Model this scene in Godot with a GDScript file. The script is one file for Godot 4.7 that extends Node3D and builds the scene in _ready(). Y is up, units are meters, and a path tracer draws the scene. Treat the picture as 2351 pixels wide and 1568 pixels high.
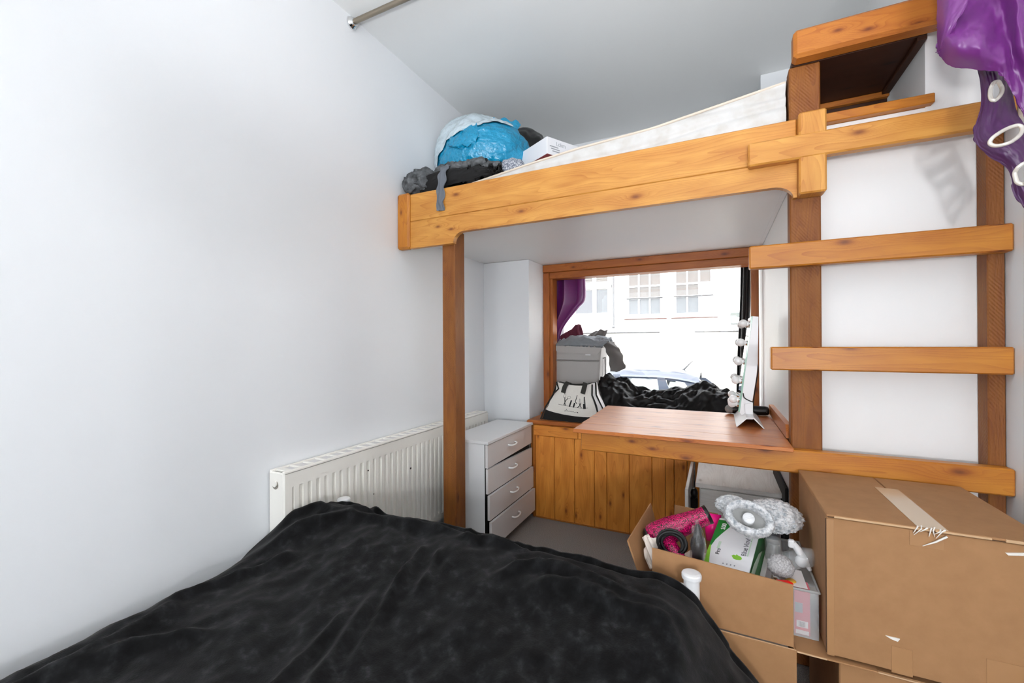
extends Node3D
# A bedroom with a built-in loft bed. x runs right along the bed, y up, and depth (towards the street window) is -z: P(x, y, d).

var M := {}
var rng := RandomNumberGenerator.new()
var nz := FastNoiseLite.new()
var uvo := Vector2.ZERO
var taken := {}


func P(x: float, y: float, d: float) -> Vector3:
	return Vector3(x, y, -d)


# ---------------------------------------------------------------- shapes
func mb() -> SurfaceTool:
	var st := SurfaceTool.new()
	st.begin(Mesh.PRIMITIVE_TRIANGLES)
	return st


func tri(st: SurfaceTool, a: Vector3, b: Vector3, c: Vector3, ua := Vector2.ZERO, ub := Vector2.ZERO, uc := Vector2.ZERO) -> void:
	# a, b, c run counter-clockwise seen from outside; Godot wants clockwise
	st.set_uv(ua); st.add_vertex(a)
	st.set_uv(uc); st.add_vertex(c)
	st.set_uv(ub); st.add_vertex(b)


func quad(st: SurfaceTool, a: Vector3, b: Vector3, c: Vector3, d: Vector3, ua := Vector2.ZERO, ub := Vector2.ZERO, uc := Vector2.ZERO, ud := Vector2.ZERO) -> void:
	tri(st, a, b, c, ua, ub, uc)
	tri(st, a, c, d, ua, uc, ud)


func grain(p: Vector3, k: int, long: int) -> Vector2:
	var u := p[long]
	var v: float
	if k == long:
		u = p[(k + 1) % 3]
		v = p[(k + 2) % 3]
	else:
		v = p[3 - k - long] + 0.09 * k
	return Vector2(u / 2.2, v / 0.6) + uvo


# A box from corner lo to corner hi with chamfered edges; the wood grain runs along its longest side.
func bx(st: SurfaceTool, lo: Vector3, hi: Vector3, b := 0.003, xf := Transform3D.IDENTITY) -> void:
	var a := Vector3(minf(lo.x, hi.x), minf(lo.y, hi.y), minf(lo.z, hi.z))
	var c := (lo + hi) / 2.0
	var h := (hi - lo).abs() / 2.0
	b = minf(b, minf(h.x, minf(h.y, h.z)) * 0.8)
	var long := h.max_axis_index()
	st.set_smooth_group(-1)
	var at := func(k: int, s: float, i: int, si: float, j: int, sj: float) -> Vector3:
		var p := Vector3.ZERO
		p[k] = s * h[k]
		p[i] = si * (h[i] - b)
		p[j] = sj * (h[j] - b)
		return p + c
	var put := func(q: Array, hint: Vector3, k: int) -> void:
		if (q[1] - q[0]).cross(q[2] - q[0]).dot(hint) < 0:
			q.reverse()
		var w := []
		var t := []
		for p in q:
			w.append(xf * p)
			t.append(grain(p - a, k, long))
		tri(st, w[0], w[1], w[2], t[0], t[1], t[2])
		if q.size() == 4:
			tri(st, w[0], w[2], w[3], t[0], t[2], t[3])
	for k in 3:
		var i := (k + 1) % 3
		var j := (k + 2) % 3
		for s in [-1.0, 1.0]:
			var n := Vector3.ZERO
			n[k] = s
			put.call([at.call(k, s, i, -1, j, -1), at.call(k, s, i, 1, j, -1), at.call(k, s, i, 1, j, 1), at.call(k, s, i, -1, j, 1)], n, k)
		for si in [-1.0, 1.0]:
			for sj in [-1.0, 1.0]:
				var n := Vector3.ZERO
				n[i] = si
				n[j] = sj
				put.call([at.call(i, si, j, sj, k, -1), at.call(i, si, j, sj, k, 1), at.call(j, sj, k, 1, i, si), at.call(j, sj, k, -1, i, si)], n, i if long != i else j)
	for sx in [-1.0, 1.0]:
		for sy in [-1.0, 1.0]:
			for sz in [-1.0, 1.0]:
				put.call([at.call(0, sx, 1, sy, 2, sz), at.call(1, sy, 2, sz, 0, sx), at.call(2, sz, 0, sx, 1, sy)], Vector3(sx, sy, sz), 0)


# A flat outline in x and y, thickened from depth z0 to z1 (in the frame xf), with grain along x.
func extr(st: SurfaceTool, poly: PackedVector2Array, z0: float, z1: float, xf := Transform3D.IDENTITY) -> void:
	if Geometry2D.is_polygon_clockwise(poly):
		poly.reverse()
	# is_polygon_clockwise uses y down, so the outline now runs clockwise with y up
	var area := 0.0
	for i in poly.size():
		area += poly[i].cross(poly[(i + 1) % poly.size()])
	if area < 0:
		poly.reverse()
	st.set_smooth_group(-1)
	var ix := Geometry2D.triangulate_polygon(poly)
	var f := maxf(z0, z1)
	var k := minf(z0, z1)
	var uv := func(p: Vector2) -> Vector2: return Vector2(p.x / 2.2, p.y / 0.6) + uvo
	for i in range(0, ix.size(), 3):
		var a := poly[ix[i]]
		var b := poly[ix[i + 1]]
		var c := poly[ix[i + 2]]
		if (b - a).cross(c - a) < 0:
			var t := b
			b = c
			c = t
		tri(st, xf * Vector3(a.x, a.y, f), xf * Vector3(b.x, b.y, f), xf * Vector3(c.x, c.y, f), uv.call(a), uv.call(b), uv.call(c))
		tri(st, xf * Vector3(a.x, a.y, k), xf * Vector3(c.x, c.y, k), xf * Vector3(b.x, b.y, k), uv.call(a), uv.call(c), uv.call(b))
	for i in poly.size():
		var a := poly[i]
		var b := poly[(i + 1) % poly.size()]
		quad(st, xf * Vector3(a.x, a.y, k), xf * Vector3(b.x, b.y, k), xf * Vector3(b.x, b.y, f), xf * Vector3(a.x, a.y, f), uv.call(a), uv.call(b), uv.call(b) + Vector2(0, 0.03), uv.call(a) + Vector2(0, 0.03))


# A surface from f(u, v); outside is the side from which u runs right and v runs up. Vector3.INF leaves a hole.
func grid(st: SurfaceTool, nu: int, nv: int, f: Callable, flip := false, group := 0) -> void:
	st.set_smooth_group(group)
	var p := []
	for j in nv + 1:
		for i in nu + 1:
			p.append(f.call(float(i) / nu, float(j) / nv))
	for j in nv:
		for i in nu:
			var q := [i + j * (nu + 1), i + 1 + j * (nu + 1), i + 1 + (j + 1) * (nu + 1), i + (j + 1) * (nu + 1)]
			if p[q[0]].is_finite() and p[q[1]].is_finite() and p[q[2]].is_finite() and p[q[3]].is_finite():
				var t := [Vector2(float(i) / nu, 1 - float(j) / nv), Vector2(float(i + 1) / nu, 1 - float(j) / nv), Vector2(float(i + 1) / nu, 1 - float(j + 1) / nv), Vector2(float(i) / nu, 1 - float(j + 1) / nv)]
				if flip:
					quad(st, p[q[3]], p[q[2]], p[q[1]], p[q[0]], t[3], t[2], t[1], t[0])
				else:
					quad(st, p[q[0]], p[q[1]], p[q[2]], p[q[3]], t[0], t[1], t[2], t[3])


func cr(a: Vector3, b: Vector3, c: Vector3, d: Vector3, t: float) -> Vector3:
	return 0.5 * (2.0 * b + (c - a) * t + (2.0 * a - 5.0 * b + 4.0 * c - d) * t * t + (3.0 * b - a - 3.0 * c + d) * t * t * t)


func line_at(row: Array, u: float) -> Vector3:
	var n := row.size() - 1
	var x := clampf(u, 0, 1) * n
	var i := mini(int(x), n - 1)
	return cr(row[maxi(i - 1, 0)], row[i], row[i + 1], row[mini(i + 2, n)], x - i)


func patch(rows: Array, u: float, v: float) -> Vector3:
	var n := rows.size() - 1
	var x := clampf(v, 0, 1) * n
	var j := mini(int(x), n - 1)
	return cr(line_at(rows[maxi(j - 1, 0)], u), line_at(rows[j], u), line_at(rows[j + 1], u), line_at(rows[mini(j + 2, n)], u), x - j)


# Cloth through rows of control points (rows from bottom to top, points from left to right), with a thickness of its own.
func cloth(st: SurfaceTool, rows: Array, nu: int, nv: int, thick: float, ruffle = null, cut = null) -> void:
	var base := func(u: float, v: float) -> Vector3:
		var p := patch(rows, u, v)
		if ruffle != null:
			p += ruffle.call(u, v, p)
		return p
	var normal := func(u: float, v: float) -> Vector3:
		var e := 0.004
		var du: Vector3 = base.call(minf(u + e, 1), v) - base.call(maxf(u - e, 0), v)
		var dv: Vector3 = base.call(u, minf(v + e, 1)) - base.call(u, maxf(v - e, 0))
		return du.cross(dv).normalized()
	var front := func(u: float, v: float) -> Vector3:
		if cut != null and cut.call(u, v):
			return Vector3.INF
		return base.call(u, v)
	var back := func(u: float, v: float) -> Vector3:
		if cut != null and cut.call(u, v):
			return Vector3.INF
		return base.call(u, v) - normal.call(u, v) * thick
	grid(st, nu, nv, front, false, 0)
	grid(st, nu, nv, back, true, 1)
	for e in [[0.0, true], [1.0, true], [0.0, false], [1.0, false]]:
		var edge := func(u: float, v: float) -> Vector3:
			var a := Vector2(u, e[0]) if e[1] else Vector2(e[0], u)
			return front.call(a.x, a.y).lerp(back.call(a.x, a.y), v)
		grid(st, nu if e[1] else nv, 1, edge, (e[0] == 0.0) == e[1], 2)


# A round bar through points, of one radius or a radius for each point.
func tube(st: SurfaceTool, pts: Array, r, seg := 10, caps := true) -> void:
	st.set_smooth_group(0)
	var rings := []
	var side := Vector3.ZERO
	for i in pts.size():
		var dir: Vector3 = (pts[mini(i + 1, pts.size() - 1)] - pts[maxi(i - 1, 0)]).normalized()
		if i == 0:
			side = dir.cross(Vector3.UP if absf(dir.y) < 0.9 else Vector3.RIGHT).normalized()
		side = (side - dir * side.dot(dir)).normalized()
		var other := dir.cross(side)
		var rr: float = r[i] if r is Array else r
		var ring := []
		for k in seg:
			var a := TAU * k / seg
			ring.append(pts[i] + (side * cos(a) + other * sin(a)) * rr)
		rings.append(ring)
	for i in rings.size() - 1:
		for k in seg:
			var l := (k + 1) % seg
			var u0 := float(k) / seg
			var u1 := float(k + 1) / seg
			quad(st, rings[i][k], rings[i][l], rings[i + 1][l], rings[i + 1][k], Vector2(i * 0.1, u0), Vector2(i * 0.1, u1), Vector2(i * 0.1 + 0.1, u1), Vector2(i * 0.1 + 0.1, u0))
	if caps:
		st.set_smooth_group(5)
		for k in seg:
			var l := (k + 1) % seg
			tri(st, pts[0], rings[0][l], rings[0][k])
			tri(st, pts[-1], rings[-1][k], rings[-1][l])


func along(a: Vector3, b: Vector3) -> Transform3D:
	var y := (b - a).normalized()
	var x := y.cross(Vector3.FORWARD if absf(y.z) < 0.9 else Vector3.RIGHT).normalized()
	return Transform3D(Basis(x, y, x.cross(y)), a)


# A turned shape: profile of (radius, height) from the bottom up, round the y axis of xf.
func lathe(st: SurfaceTool, prof: Array, xf := Transform3D.IDENTITY, seg := 20, squash := 1.0, group := 0) -> void:
	var f := func(u: float, v: float) -> Vector3:
		var p: Vector2 = prof[mini(roundi(v * (prof.size() - 1)), prof.size() - 1)]
		return xf * Vector3(p.x * cos(-TAU * u), p.y, p.x * sin(-TAU * u) * squash)
	grid(st, seg, prof.size() - 1, f, false, group)


# A lumpy closed shape: a ball pushed about by shape(direction) -> scale vector.
func blob(st: SurfaceTool, c: Vector3, r: Vector3, nu: int, nv: int, push: Callable, group := 0) -> void:
	var f := func(u: float, v: float) -> Vector3:
		var th := -TAU * (u if u < 1.0 else 0.0)
		var ph := PI * (v - 0.5)
		var n := Vector3(cos(ph) * cos(th), sin(ph), cos(ph) * sin(th))
		return c + n * r * float(push.call(n))
	grid(st, nu, nv, f, false, group)


# ---------------------------------------------------------------- objects
func numbered(s: String) -> String:
	var n: int = taken.get(s, 0)
	taken[s] = n + 1
	return s if n == 0 else "%s_%03d" % [s, n]


func tag(o: Node3D, label := "", category := "", group := "") -> Node3D:
	if label: o.set_meta("label", label)
	if category: o.set_meta("category", category)
	if group: o.set_meta("group", group)
	return o


func thing(called: String, label: String, category: String, at: Vector3, group := "") -> Node3D:
	var o := Node3D.new()
	o.name = numbered(called)
	o.position = at
	add_child(o, true)
	return tag(o, label, category, group)


# Shapes are given in the room's coordinates; a top-level mesh gets its origin at its base, a part keeps its thing's.
func ob(called: String, st: SurfaceTool, m: Material, parent: Node3D = self) -> MeshInstance3D:
	st.generate_normals()
	var a := st.commit_to_arrays()
	var v: PackedVector3Array = a[Mesh.ARRAY_VERTEX]
	var base := Vector3.ZERO
	if parent == self:
		var box := AABB(v[0], Vector3.ZERO)
		for p in v:
			box = box.expand(p)
		base = box.get_center()
		base.y = box.position.y
	else:
		var q: Node = parent
		while q != self:
			base += q.position
			q = q.get_parent()
	for i in v.size():
		v[i] -= base
	a[Mesh.ARRAY_VERTEX] = v
	var am := ArrayMesh.new()
	am.add_surface_from_arrays(Mesh.PRIMITIVE_TRIANGLES, a)
	am.surface_set_material(0, m)
	var o := MeshInstance3D.new()
	o.mesh = am
	o.cast_shadow = GeometryInstance3D.SHADOW_CASTING_SETTING_DOUBLE_SIDED
	if parent == self:
		o.name = numbered(called)
		o.position = base
	else:
		o.name = called
	parent.add_child(o, true)
	return o


func struct(called: String, st: SurfaceTool, m: Material, parent: Node3D = self) -> MeshInstance3D:
	var o := ob(called, st, m, parent)
	if parent == self:
		o.set_meta("kind", "structure")
	return o


func box(called: String, lo: Vector3, hi: Vector3, m: Material, parent: Node3D = self, b := 0.003, xf := Transform3D.IDENTITY) -> MeshInstance3D:
	var st := mb()
	uvo = Vector2(rng.randf() * 0.08, rng.randf() * 0.4)
	bx(st, lo, hi, b, xf)
	return ob(called, st, m, parent)


func words(called: String, text: String, size: float, xf: Transform3D, m: Material, parent: Node3D, bold := false) -> void:
	var t := TextMesh.new()
	t.text = text
	var f := SystemFont.new()
	f.font_names = PackedStringArray(["Droid Sans"])
	f.font_weight = 700 if bold else 400
	t.font = f
	t.font_size = 32
	t.pixel_size = size / 32.0
	t.depth = 0.0006
	t.material = m
	var o := MeshInstance3D.new()
	o.name = called
	o.mesh = t
	var base := Vector3.ZERO
	var q: Node = parent
	while q != self:
		base += q.position
		q = q.get_parent()
	o.transform = Transform3D(xf.basis, xf.origin - base)
	parent.add_child(o, true)


# ---------------------------------------------------------------- materials
func mat(called: String, c: Color, rough := 0.6, metal := 0.0) -> StandardMaterial3D:
	var m := StandardMaterial3D.new()
	m.resource_name = called
	m.albedo_color = c
	m.roughness = rough
	m.metallic = metal
	M[called] = m
	return m


func noise_tex(freq: float, ramp: Array, kind := FastNoiseLite.TYPE_SIMPLEX_SMOOTH, oct := 4, size := 512, seed_ := 1, cell := -1) -> NoiseTexture2D:
	var n := FastNoiseLite.new()
	n.noise_type = kind
	n.frequency = freq
	n.fractal_octaves = oct
	n.fractal_gain = 0.62 if oct >= 6 else 0.5
	n.seed = seed_
	if cell >= 0:
		n.cellular_return_type = cell
	var t := NoiseTexture2D.new()
	t.width = size
	t.height = size
	t.seamless = true
	t.noise = n
	if ramp:
		var g := Gradient.new()
		g.offsets = PackedFloat32Array(range(ramp.size()).map(func(i): return float(i) / (ramp.size() - 1)))
		g.colors = PackedColorArray(ramp)
		t.color_ramp = g
	return t


func tri_map(m: StandardMaterial3D, scale: float, world := false) -> StandardMaterial3D:
	m.uv1_triplanar = true
	m.uv1_world_triplanar = world
	m.uv1_scale = Vector3.ONE * scale
	return m


func relief(m: StandardMaterial3D, t: Texture2D, cm: float) -> StandardMaterial3D:
	m.heightmap_enabled = true
	m.heightmap_texture = t
	m.heightmap_scale = cm
	return m


# Stained pine over 2.2 m by 0.6 m: growth lines that bend round knots.
func wood_image(w: int, h: int, light: Color, mid: Color, dark: Color, knots: int, seed_: int) -> ImageTexture:
	var r := RandomNumberGenerator.new()
	r.seed = seed_
	var a := FastNoiseLite.new()
	a.seed = seed_
	a.frequency = 1.0
	a.fractal_octaves = 2
	var k := []
	for i in knots:
		k.append([r.randf() * 2.2, r.randf() * 0.6, r.randf_range(0.5, 1.2)])
	var data := PackedByteArray()
	data.resize(w * h * 3)
	var at := 0
	for y in h:
		var v := 0.6 * y / h
		for x in w:
			var u := 2.2 * x / w
			var g := v * 62.0 + a.get_noise_2d(u * 1.1, v * 9.0) * 3.4
			var core := 0.0
			var halo := 0.0
			for q in k:
				var du: float = u - q[0]
				var dv: float = v - q[1]
				if absf(du) < 0.25 and absf(dv) < 0.09:
					var s: float = q[2]
					var e := exp(-(du * du / (0.0045 * s) + dv * dv / (0.0005 * s)))
					g += 3.2 * e
					halo += exp(-(du * du / (0.0011 * s) + dv * dv / (0.00016 * s)))
					core += exp(-(du * du / (0.00030 * s) + dv * dv / (0.00006 * s)))
			var f := g - floorf(g)
			var line := f * f * f * (0.55 + 0.45 * a.get_noise_2d(u * 2.0 + 40.0, v * 30.0))
			var fibre := a.get_noise_2d(u * 14.0, v * 420.0) * 0.5 + 0.5
			var blot := a.get_noise_2d(u * 3.0 + 9.0, v * 14.0 + 5.0) * 0.5 + 0.5
			var c := light.lerp(mid, clampf(0.65 * line + 0.30 * fibre + 0.75 * (blot - 0.3) + 0.6 * halo, 0, 1))
			c = c.lerp(dark, clampf(core * 0.75 + 0.25 * line * halo, 0, 1))
			data[at] = int(c.r * 255)
			data[at + 1] = int(c.g * 255)
			data[at + 2] = int(c.b * 255)
			at += 3
	return ImageTexture.create_from_image(Image.create_from_data(w, h, false, Image.FORMAT_RGB8, data))


# Rough-sawn relief for the posts: slanting saw lines that come and go.
func saw_image() -> ImageTexture:
	var w := 1024
	var h := 256
	var data := PackedByteArray()
	data.resize(w * h)
	var n := FastNoiseLite.new()
	n.seed = 77
	n.frequency = 1.0
	for y in h:
		for x in w:
			var u := 2.2 * x / w
			var v := 0.6 * y / h
			var s := 0.5 + 0.5 * sin((u * 1.0 + v * 1.3) * 420.0 + 2.0 * n.get_noise_2d(u * 3, v * 8))
			var mask := clampf(n.get_noise_2d(u * 2.5 + 9, v * 6) * 2.5 + 0.3, 0, 1)
			data[y * w + x] = int(255 * clampf(0.5 + 0.35 * mask * (s - 0.5) + 0.25 * n.get_noise_2d(u * 20, v * 300), 0, 1))
	return ImageTexture.create_from_image(Image.create_from_data(w, h, false, Image.FORMAT_L8, data))


func materials() -> void:
	var pine := wood_image(1536, 640, Color(0.93, 0.70, 0.40), Color(0.76, 0.49, 0.22), Color(0.46, 0.25, 0.11), 13, 5)
	for w in [["pine", Color(0.90, 0.865, 0.73), 0.42], ["pine_rung", Color(0.84, 0.735, 0.43), 0.42], ["pine_post", Color(0.59, 0.485, 0.29), 0.62], ["pine_dark", Color(0.80, 0.67, 0.45), 0.5], ["pine_panel", Color(1.0, 0.89, 0.68), 0.42], ["pine_desk", Color(0.84, 0.69, 0.60), 0.36], ["pine_frame", Color(0.74, 0.58, 0.40), 0.45], ["pine_shelf_dark", Color(0.26, 0.18, 0.15), 0.55]]:
		var m := mat(w[0], w[1], w[2])
		m.albedo_texture = pine
	relief(M.pine_post, saw_image(), 0.35)
	var wash := wood_image(768, 256, Color(0.985, 0.975, 0.96), Color(0.90, 0.88, 0.855), Color(0.70, 0.66, 0.62), 3, 17)
	mat("whitewash", Color(1, 1, 1), 0.5).albedo_texture = wash

	var plaster := noise_tex(0.03, [], FastNoiseLite.TYPE_SIMPLEX_SMOOTH, 5, 512, 3)
	for w in [["wall_paint", Color(0.935, 0.945, 0.955)], ["ceiling_paint", Color(0.945, 0.952, 0.95)], ["alcove_paint", Color(0.95, 0.948, 0.945)]]:
		relief(tri_map(mat(w[0], w[1], 0.55), 0.9, true), plaster, 0.02)
	M.alcove_paint.roughness = 0.45
	var carpet := tri_map(mat("carpet", Color(1, 1, 1), 0.95), 4.0, true)
	carpet.albedo_texture = noise_tex(0.12, [Color(0.34, 0.335, 0.33), Color(0.60, 0.59, 0.58), Color(0.80, 0.785, 0.775)], FastNoiseLite.TYPE_SIMPLEX_SMOOTH, 5, 512, 4)
	relief(carpet, carpet.albedo_texture, 0.8)
	mat("added_lamp_body", Color(0.92, 0.92, 0.92), 0.4)
	var glow := mat("added_lamp_glow", Color(1, 1, 1), 0.5)
	glow.emission_enabled = true
	glow.emission = Color(1, 0.98, 0.95)
	glow.emission_energy_multiplier = 2.0

	var velvet := tri_map(mat("velvet", Color(1, 1, 1), 0.8), 2.6)
	velvet.albedo_texture = noise_tex(0.010, [Color(0.008, 0.008, 0.009), Color(0.02, 0.02, 0.022), Color(0.09, 0.092, 0.097), Color(0.21, 0.213, 0.22)], FastNoiseLite.TYPE_SIMPLEX_SMOOTH, 6, 512, 11)  # pale mottling puts the sheen of the pile into the colour
	velvet.metallic_specular = 0.2
	velvet.rim_enabled = true
	velvet.rim = 0.14
	velvet.rim_tint = 0.3
	relief(velvet, noise_tex(0.25, [], FastNoiseLite.TYPE_SIMPLEX_SMOOTH, 3, 256, 12), 0.06)
	var throw_ := mat("throw_black", Color(0.035, 0.032, 0.034), 0.5)
	throw_.metallic_specular = 0.35

	var board := tri_map(mat("cardboard", Color(1, 1, 1), 0.75), 1.3)
	board.albedo_texture = noise_tex(0.02, [Color(0.62, 0.45, 0.295), Color(0.64, 0.47, 0.31), Color(0.66, 0.485, 0.325)], FastNoiseLite.TYPE_SIMPLEX_SMOOTH, 6, 512, 21)
	mat("tissue_shadow", Color(0.6, 0.57, 0.54), 0.9)
	mat("cardboard_edge", Color(0.80, 0.66, 0.51), 0.8)
	mat("cardboard_shade_and_fold", Color(0.30, 0.21, 0.14), 0.9)  # dark brown for the shade under the flaps and the corner fold
	var tape := mat("tape", Color(0.80, 0.70, 0.58), 0.15)
	tape.metallic_specular = 0.6
	mat("tape_brown", Color(0.66, 0.49, 0.33), 0.3)
	mat("tape_torn", Color(0.93, 0.91, 0.88), 0.4)

	mat("radiator_white", Color(0.965, 0.955, 0.925), 0.35)
	mat("radiator_slot", Color(0.42, 0.41, 0.39), 0.7)
	mat("brass", Color(0.62, 0.60, 0.56), 0.35, 0.7)
	mat("chest_grey", Color(0.88, 0.885, 0.89), 0.4)
	mat("chest_front", Color(0.86, 0.85, 0.85), 0.35)
	mat("handle_white", Color(0.95, 0.95, 0.94), 0.25)
	mat("gap_shade_and_chip", Color(0.05, 0.045, 0.04), 0.9)  # near-black for the shade between drawers and the radiator chips
	mat("white_plastic", Color(0.93, 0.93, 0.935), 0.3)
	mat("white_metal", Color(0.95, 0.95, 0.95), 0.25)
	mat("bulb_white", Color(0.96, 0.96, 0.96), 0.15)
	mat("chrome", Color(0.88, 0.88, 0.88), 0.1, 1.0)
	mat("rod_metal", Color(0.58, 0.54, 0.48), 0.3, 0.9)
	mat("black_plastic", Color(0.045, 0.045, 0.05), 0.4)
	mat("black_rubber", Color(0.06, 0.06, 0.065), 0.6)
	mat("black_film", Color(0.035, 0.035, 0.035), 0.22)
	mat("mirror_glass", Color(0.9, 0.93, 0.92), 0.03, 1.0)
	mat("glass_edge", Color(0.55, 0.72, 0.64), 0.15)

	var quilt := tri_map(mat("mattress_cloth", Color(1, 1, 1), 0.85), 1.5)
	quilt.albedo_texture = noise_tex(0.012, [Color(0.76, 0.74, 0.71), Color(0.81, 0.805, 0.795), Color(0.84, 0.84, 0.835)], FastNoiseLite.TYPE_SIMPLEX_SMOOTH, 5, 512, 31)
	mat("piping", Color(0.86, 0.81, 0.75), 0.8)

	var bag := mat("bag_blue", Color(0.03, 0.56, 0.73), 0.28)
	bag.metallic_specular = 0.6
	relief(tri_map(bag, 5.0), noise_tex(0.02, [], FastNoiseLite.TYPE_SIMPLEX_SMOOTH, 4, 256, 41), 0.8)
	var film := mat("bag_clear", Color(0.80, 0.86, 0.89), 0.25)
	relief(tri_map(film, 4.0), noise_tex(0.015, [], FastNoiseLite.TYPE_SIMPLEX_SMOOTH, 4, 256, 42), 0.8)
	var denim := tri_map(mat("denim_grey", Color(1, 1, 1), 0.85), 4.0)
	denim.albedo_texture = noise_tex(0.02, [Color(0.16, 0.165, 0.17), Color(0.33, 0.34, 0.35), Color(0.50, 0.51, 0.52)], FastNoiseLite.TYPE_SIMPLEX_SMOOTH, 5, 256, 51)
	mat("cloth_black", Color(0.055, 0.055, 0.06), 0.85)
	mat("belt_grey", Color(0.40, 0.42, 0.45), 0.8)
	var floral := tri_map(mat("floral", Color(1, 1, 1), 0.85), 7.0)
	floral.albedo_texture = noise_tex(0.035, [Color(0.92, 0.92, 0.93), Color(0.86, 0.87, 0.89), Color(0.25, 0.28, 0.36), Color(0.86, 0.87, 0.89), Color(0.93, 0.93, 0.94)], FastNoiseLite.TYPE_SIMPLEX_SMOOTH, 2, 256, 52)
	mat("carton_white", Color(0.94, 0.94, 0.955), 0.4)
	mat("print_red", Color(0.62, 0.20, 0.22), 0.4)
	mat("print_grey", Color(0.62, 0.63, 0.65), 0.5)
	mat("print_dark", Color(0.28, 0.28, 0.30), 0.5)

	for w in [["satin", Color(0.42, 0.15, 0.46)], ["satin_window", Color(0.42, 0.13, 0.41)], ["satin_shaded", Color(0.27, 0.09, 0.30)]]:
		var m := mat(w[0], w[1], 0.40)
		m.metallic_specular = 0.6
		m.rim_enabled = true
		m.rim = 0.35
		m.rim_tint = 0.7
		relief(tri_map(m, 5.0), noise_tex(0.02, [], FastNoiseLite.TYPE_SIMPLEX_SMOOTH, 3, 256, 61), 0.05)
	mat("satin_dark", Color(0.10, 0.085, 0.09), 0.5)
	mat("eyelet", Color(0.93, 0.91, 0.87), 0.22, 0.3)

	var weave := tri_map(mat("grey_canvas", Color(1, 1, 1), 0.9), 9.0)
	weave.albedo_texture = noise_tex(0.16, [Color(0.62, 0.61, 0.60), Color(0.70, 0.69, 0.68), Color(0.77, 0.76, 0.75)], FastNoiseLite.TYPE_SIMPLEX_SMOOTH, 3, 256, 71)
	mat("grey_canvas_band", Color(0.52, 0.51, 0.50), 0.9)
	mat("jacket", Color(0.40, 0.385, 0.375), 0.85)
	mat("jacket_light", Color(0.50, 0.52, 0.54), 0.8)
	mat("maroon", Color(0.36, 0.12, 0.20), 0.8)
	mat("tote_trim", Color(0.045, 0.045, 0.045), 0.8)
	mat("tote_strap", Color(0.17, 0.165, 0.15), 0.8)
	var tote := mat("tote_canvas", Color(1, 1, 1), 0.85)
	tote.albedo_texture = tote_print()

	var spots := mat("leopard_pink", Color(1, 1, 1), 0.18)
	spots.albedo_texture = noise_tex(0.05, [Color(0.08, 0.01, 0.04), Color(0.12, 0.01, 0.06), Color(0.90, 0.07, 0.42), Color(0.96, 0.10, 0.48), Color(0.96, 0.12, 0.50), Color(0.95, 0.10, 0.48), Color(0.80, 0.05, 0.36)], FastNoiseLite.TYPE_CELLULAR, 1, 512, 81, FastNoiseLite.RETURN_DISTANCE2_SUB)
	tri_map(spots, 9.0)
	mat("pink_plastic", Color(0.92, 0.06, 0.50), 0.25)
	mat("glove_white", Color(0.95, 0.95, 0.96), 0.35)
	mat("glove_green", Color(0.10, 0.52, 0.20), 0.35)
	mat("glove_deep", Color(0.06, 0.36, 0.14), 0.35)
	mat("glove_lime", Color(0.55, 0.80, 0.25), 0.35)
	mat("glove_mint", Color(0.82, 0.90, 0.82), 0.35)
	var fur := tri_map(mat("fur", Color(1, 1, 1), 0.95), 8.0)
	fur.albedo_texture = noise_tex(0.022, [Color(0.42, 0.45, 0.48), Color(0.66, 0.68, 0.70), Color(0.90, 0.90, 0.905), Color(0.93, 0.93, 0.93), Color(0.93, 0.93, 0.93)], FastNoiseLite.TYPE_SIMPLEX_SMOOTH, 5, 256, 91)
	fur.rim_enabled = true
	fur.rim = 0.3
	mat("rubber_grey", Color(0.66, 0.66, 0.65), 0.5)
	var pom := tri_map(mat("pom_grey", Color(1, 1, 1), 0.95), 12.0)
	pom.albedo_texture = noise_tex(0.06, [Color(0.45, 0.44, 0.44), Color(0.70, 0.69, 0.69), Color(0.82, 0.81, 0.81)], FastNoiseLite.TYPE_SIMPLEX_SMOOTH, 4, 256, 92)
	mat("red_plastic", Color(0.86, 0.09, 0.07), 0.25)
	mat("pack_pink", Color(0.87, 0.42, 0.48), 0.4)
	mat("pack_white", Color(0.94, 0.91, 0.91), 0.4)
	mat("yellow_print", Color(0.95, 0.72, 0.25), 0.4)
	mat("tissue", Color(0.90, 0.86, 0.82), 0.9)
	for w in [["clear_plastic", Color(0.93, 0.95, 0.96, 0.22), 0.12], ["window_glass", Color(0.95, 0.98, 0.97, 0.06), 0.0], ["car_glass", Color(0.80, 0.84, 0.82, 0.30), 0.02], ["cellophane", Color(0.95, 0.95, 0.95, 0.05), 0.03]]:
		var m := mat(w[0], w[1], w[2])
		m.transparency = BaseMaterial3D.TRANSPARENCY_ALPHA
	mat("upvc", Color(0.93, 0.93, 0.92), 0.35)

	# outside
	var render := tri_map(mat("house_render", Color(1, 1, 1), 0.9), 0.4, true)
	render.albedo_texture = noise_tex(0.02, [Color(0.90, 0.885, 0.85), Color(0.93, 0.92, 0.90)], FastNoiseLite.TYPE_SIMPLEX_SMOOTH, 4, 256, 101)
	mat("house_brick", Color(0.92, 0.89, 0.82), 0.9)
	mat("house_paint", Color(0.95, 0.95, 0.95), 0.6)
	mat("house_pane", Color(0.33, 0.34, 0.345), 0.3)
	mat("house_pane_warm", Color(0.34, 0.32, 0.30), 0.3)
	mat("sill_brown", Color(0.32, 0.17, 0.12), 0.8)
	mat("ledge_grey", Color(0.20, 0.195, 0.19), 0.8)
	mat("pipe_grey", Color(0.36, 0.36, 0.36), 0.6)
	mat("meter_grey", Color(0.36, 0.38, 0.36), 0.6)
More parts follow.
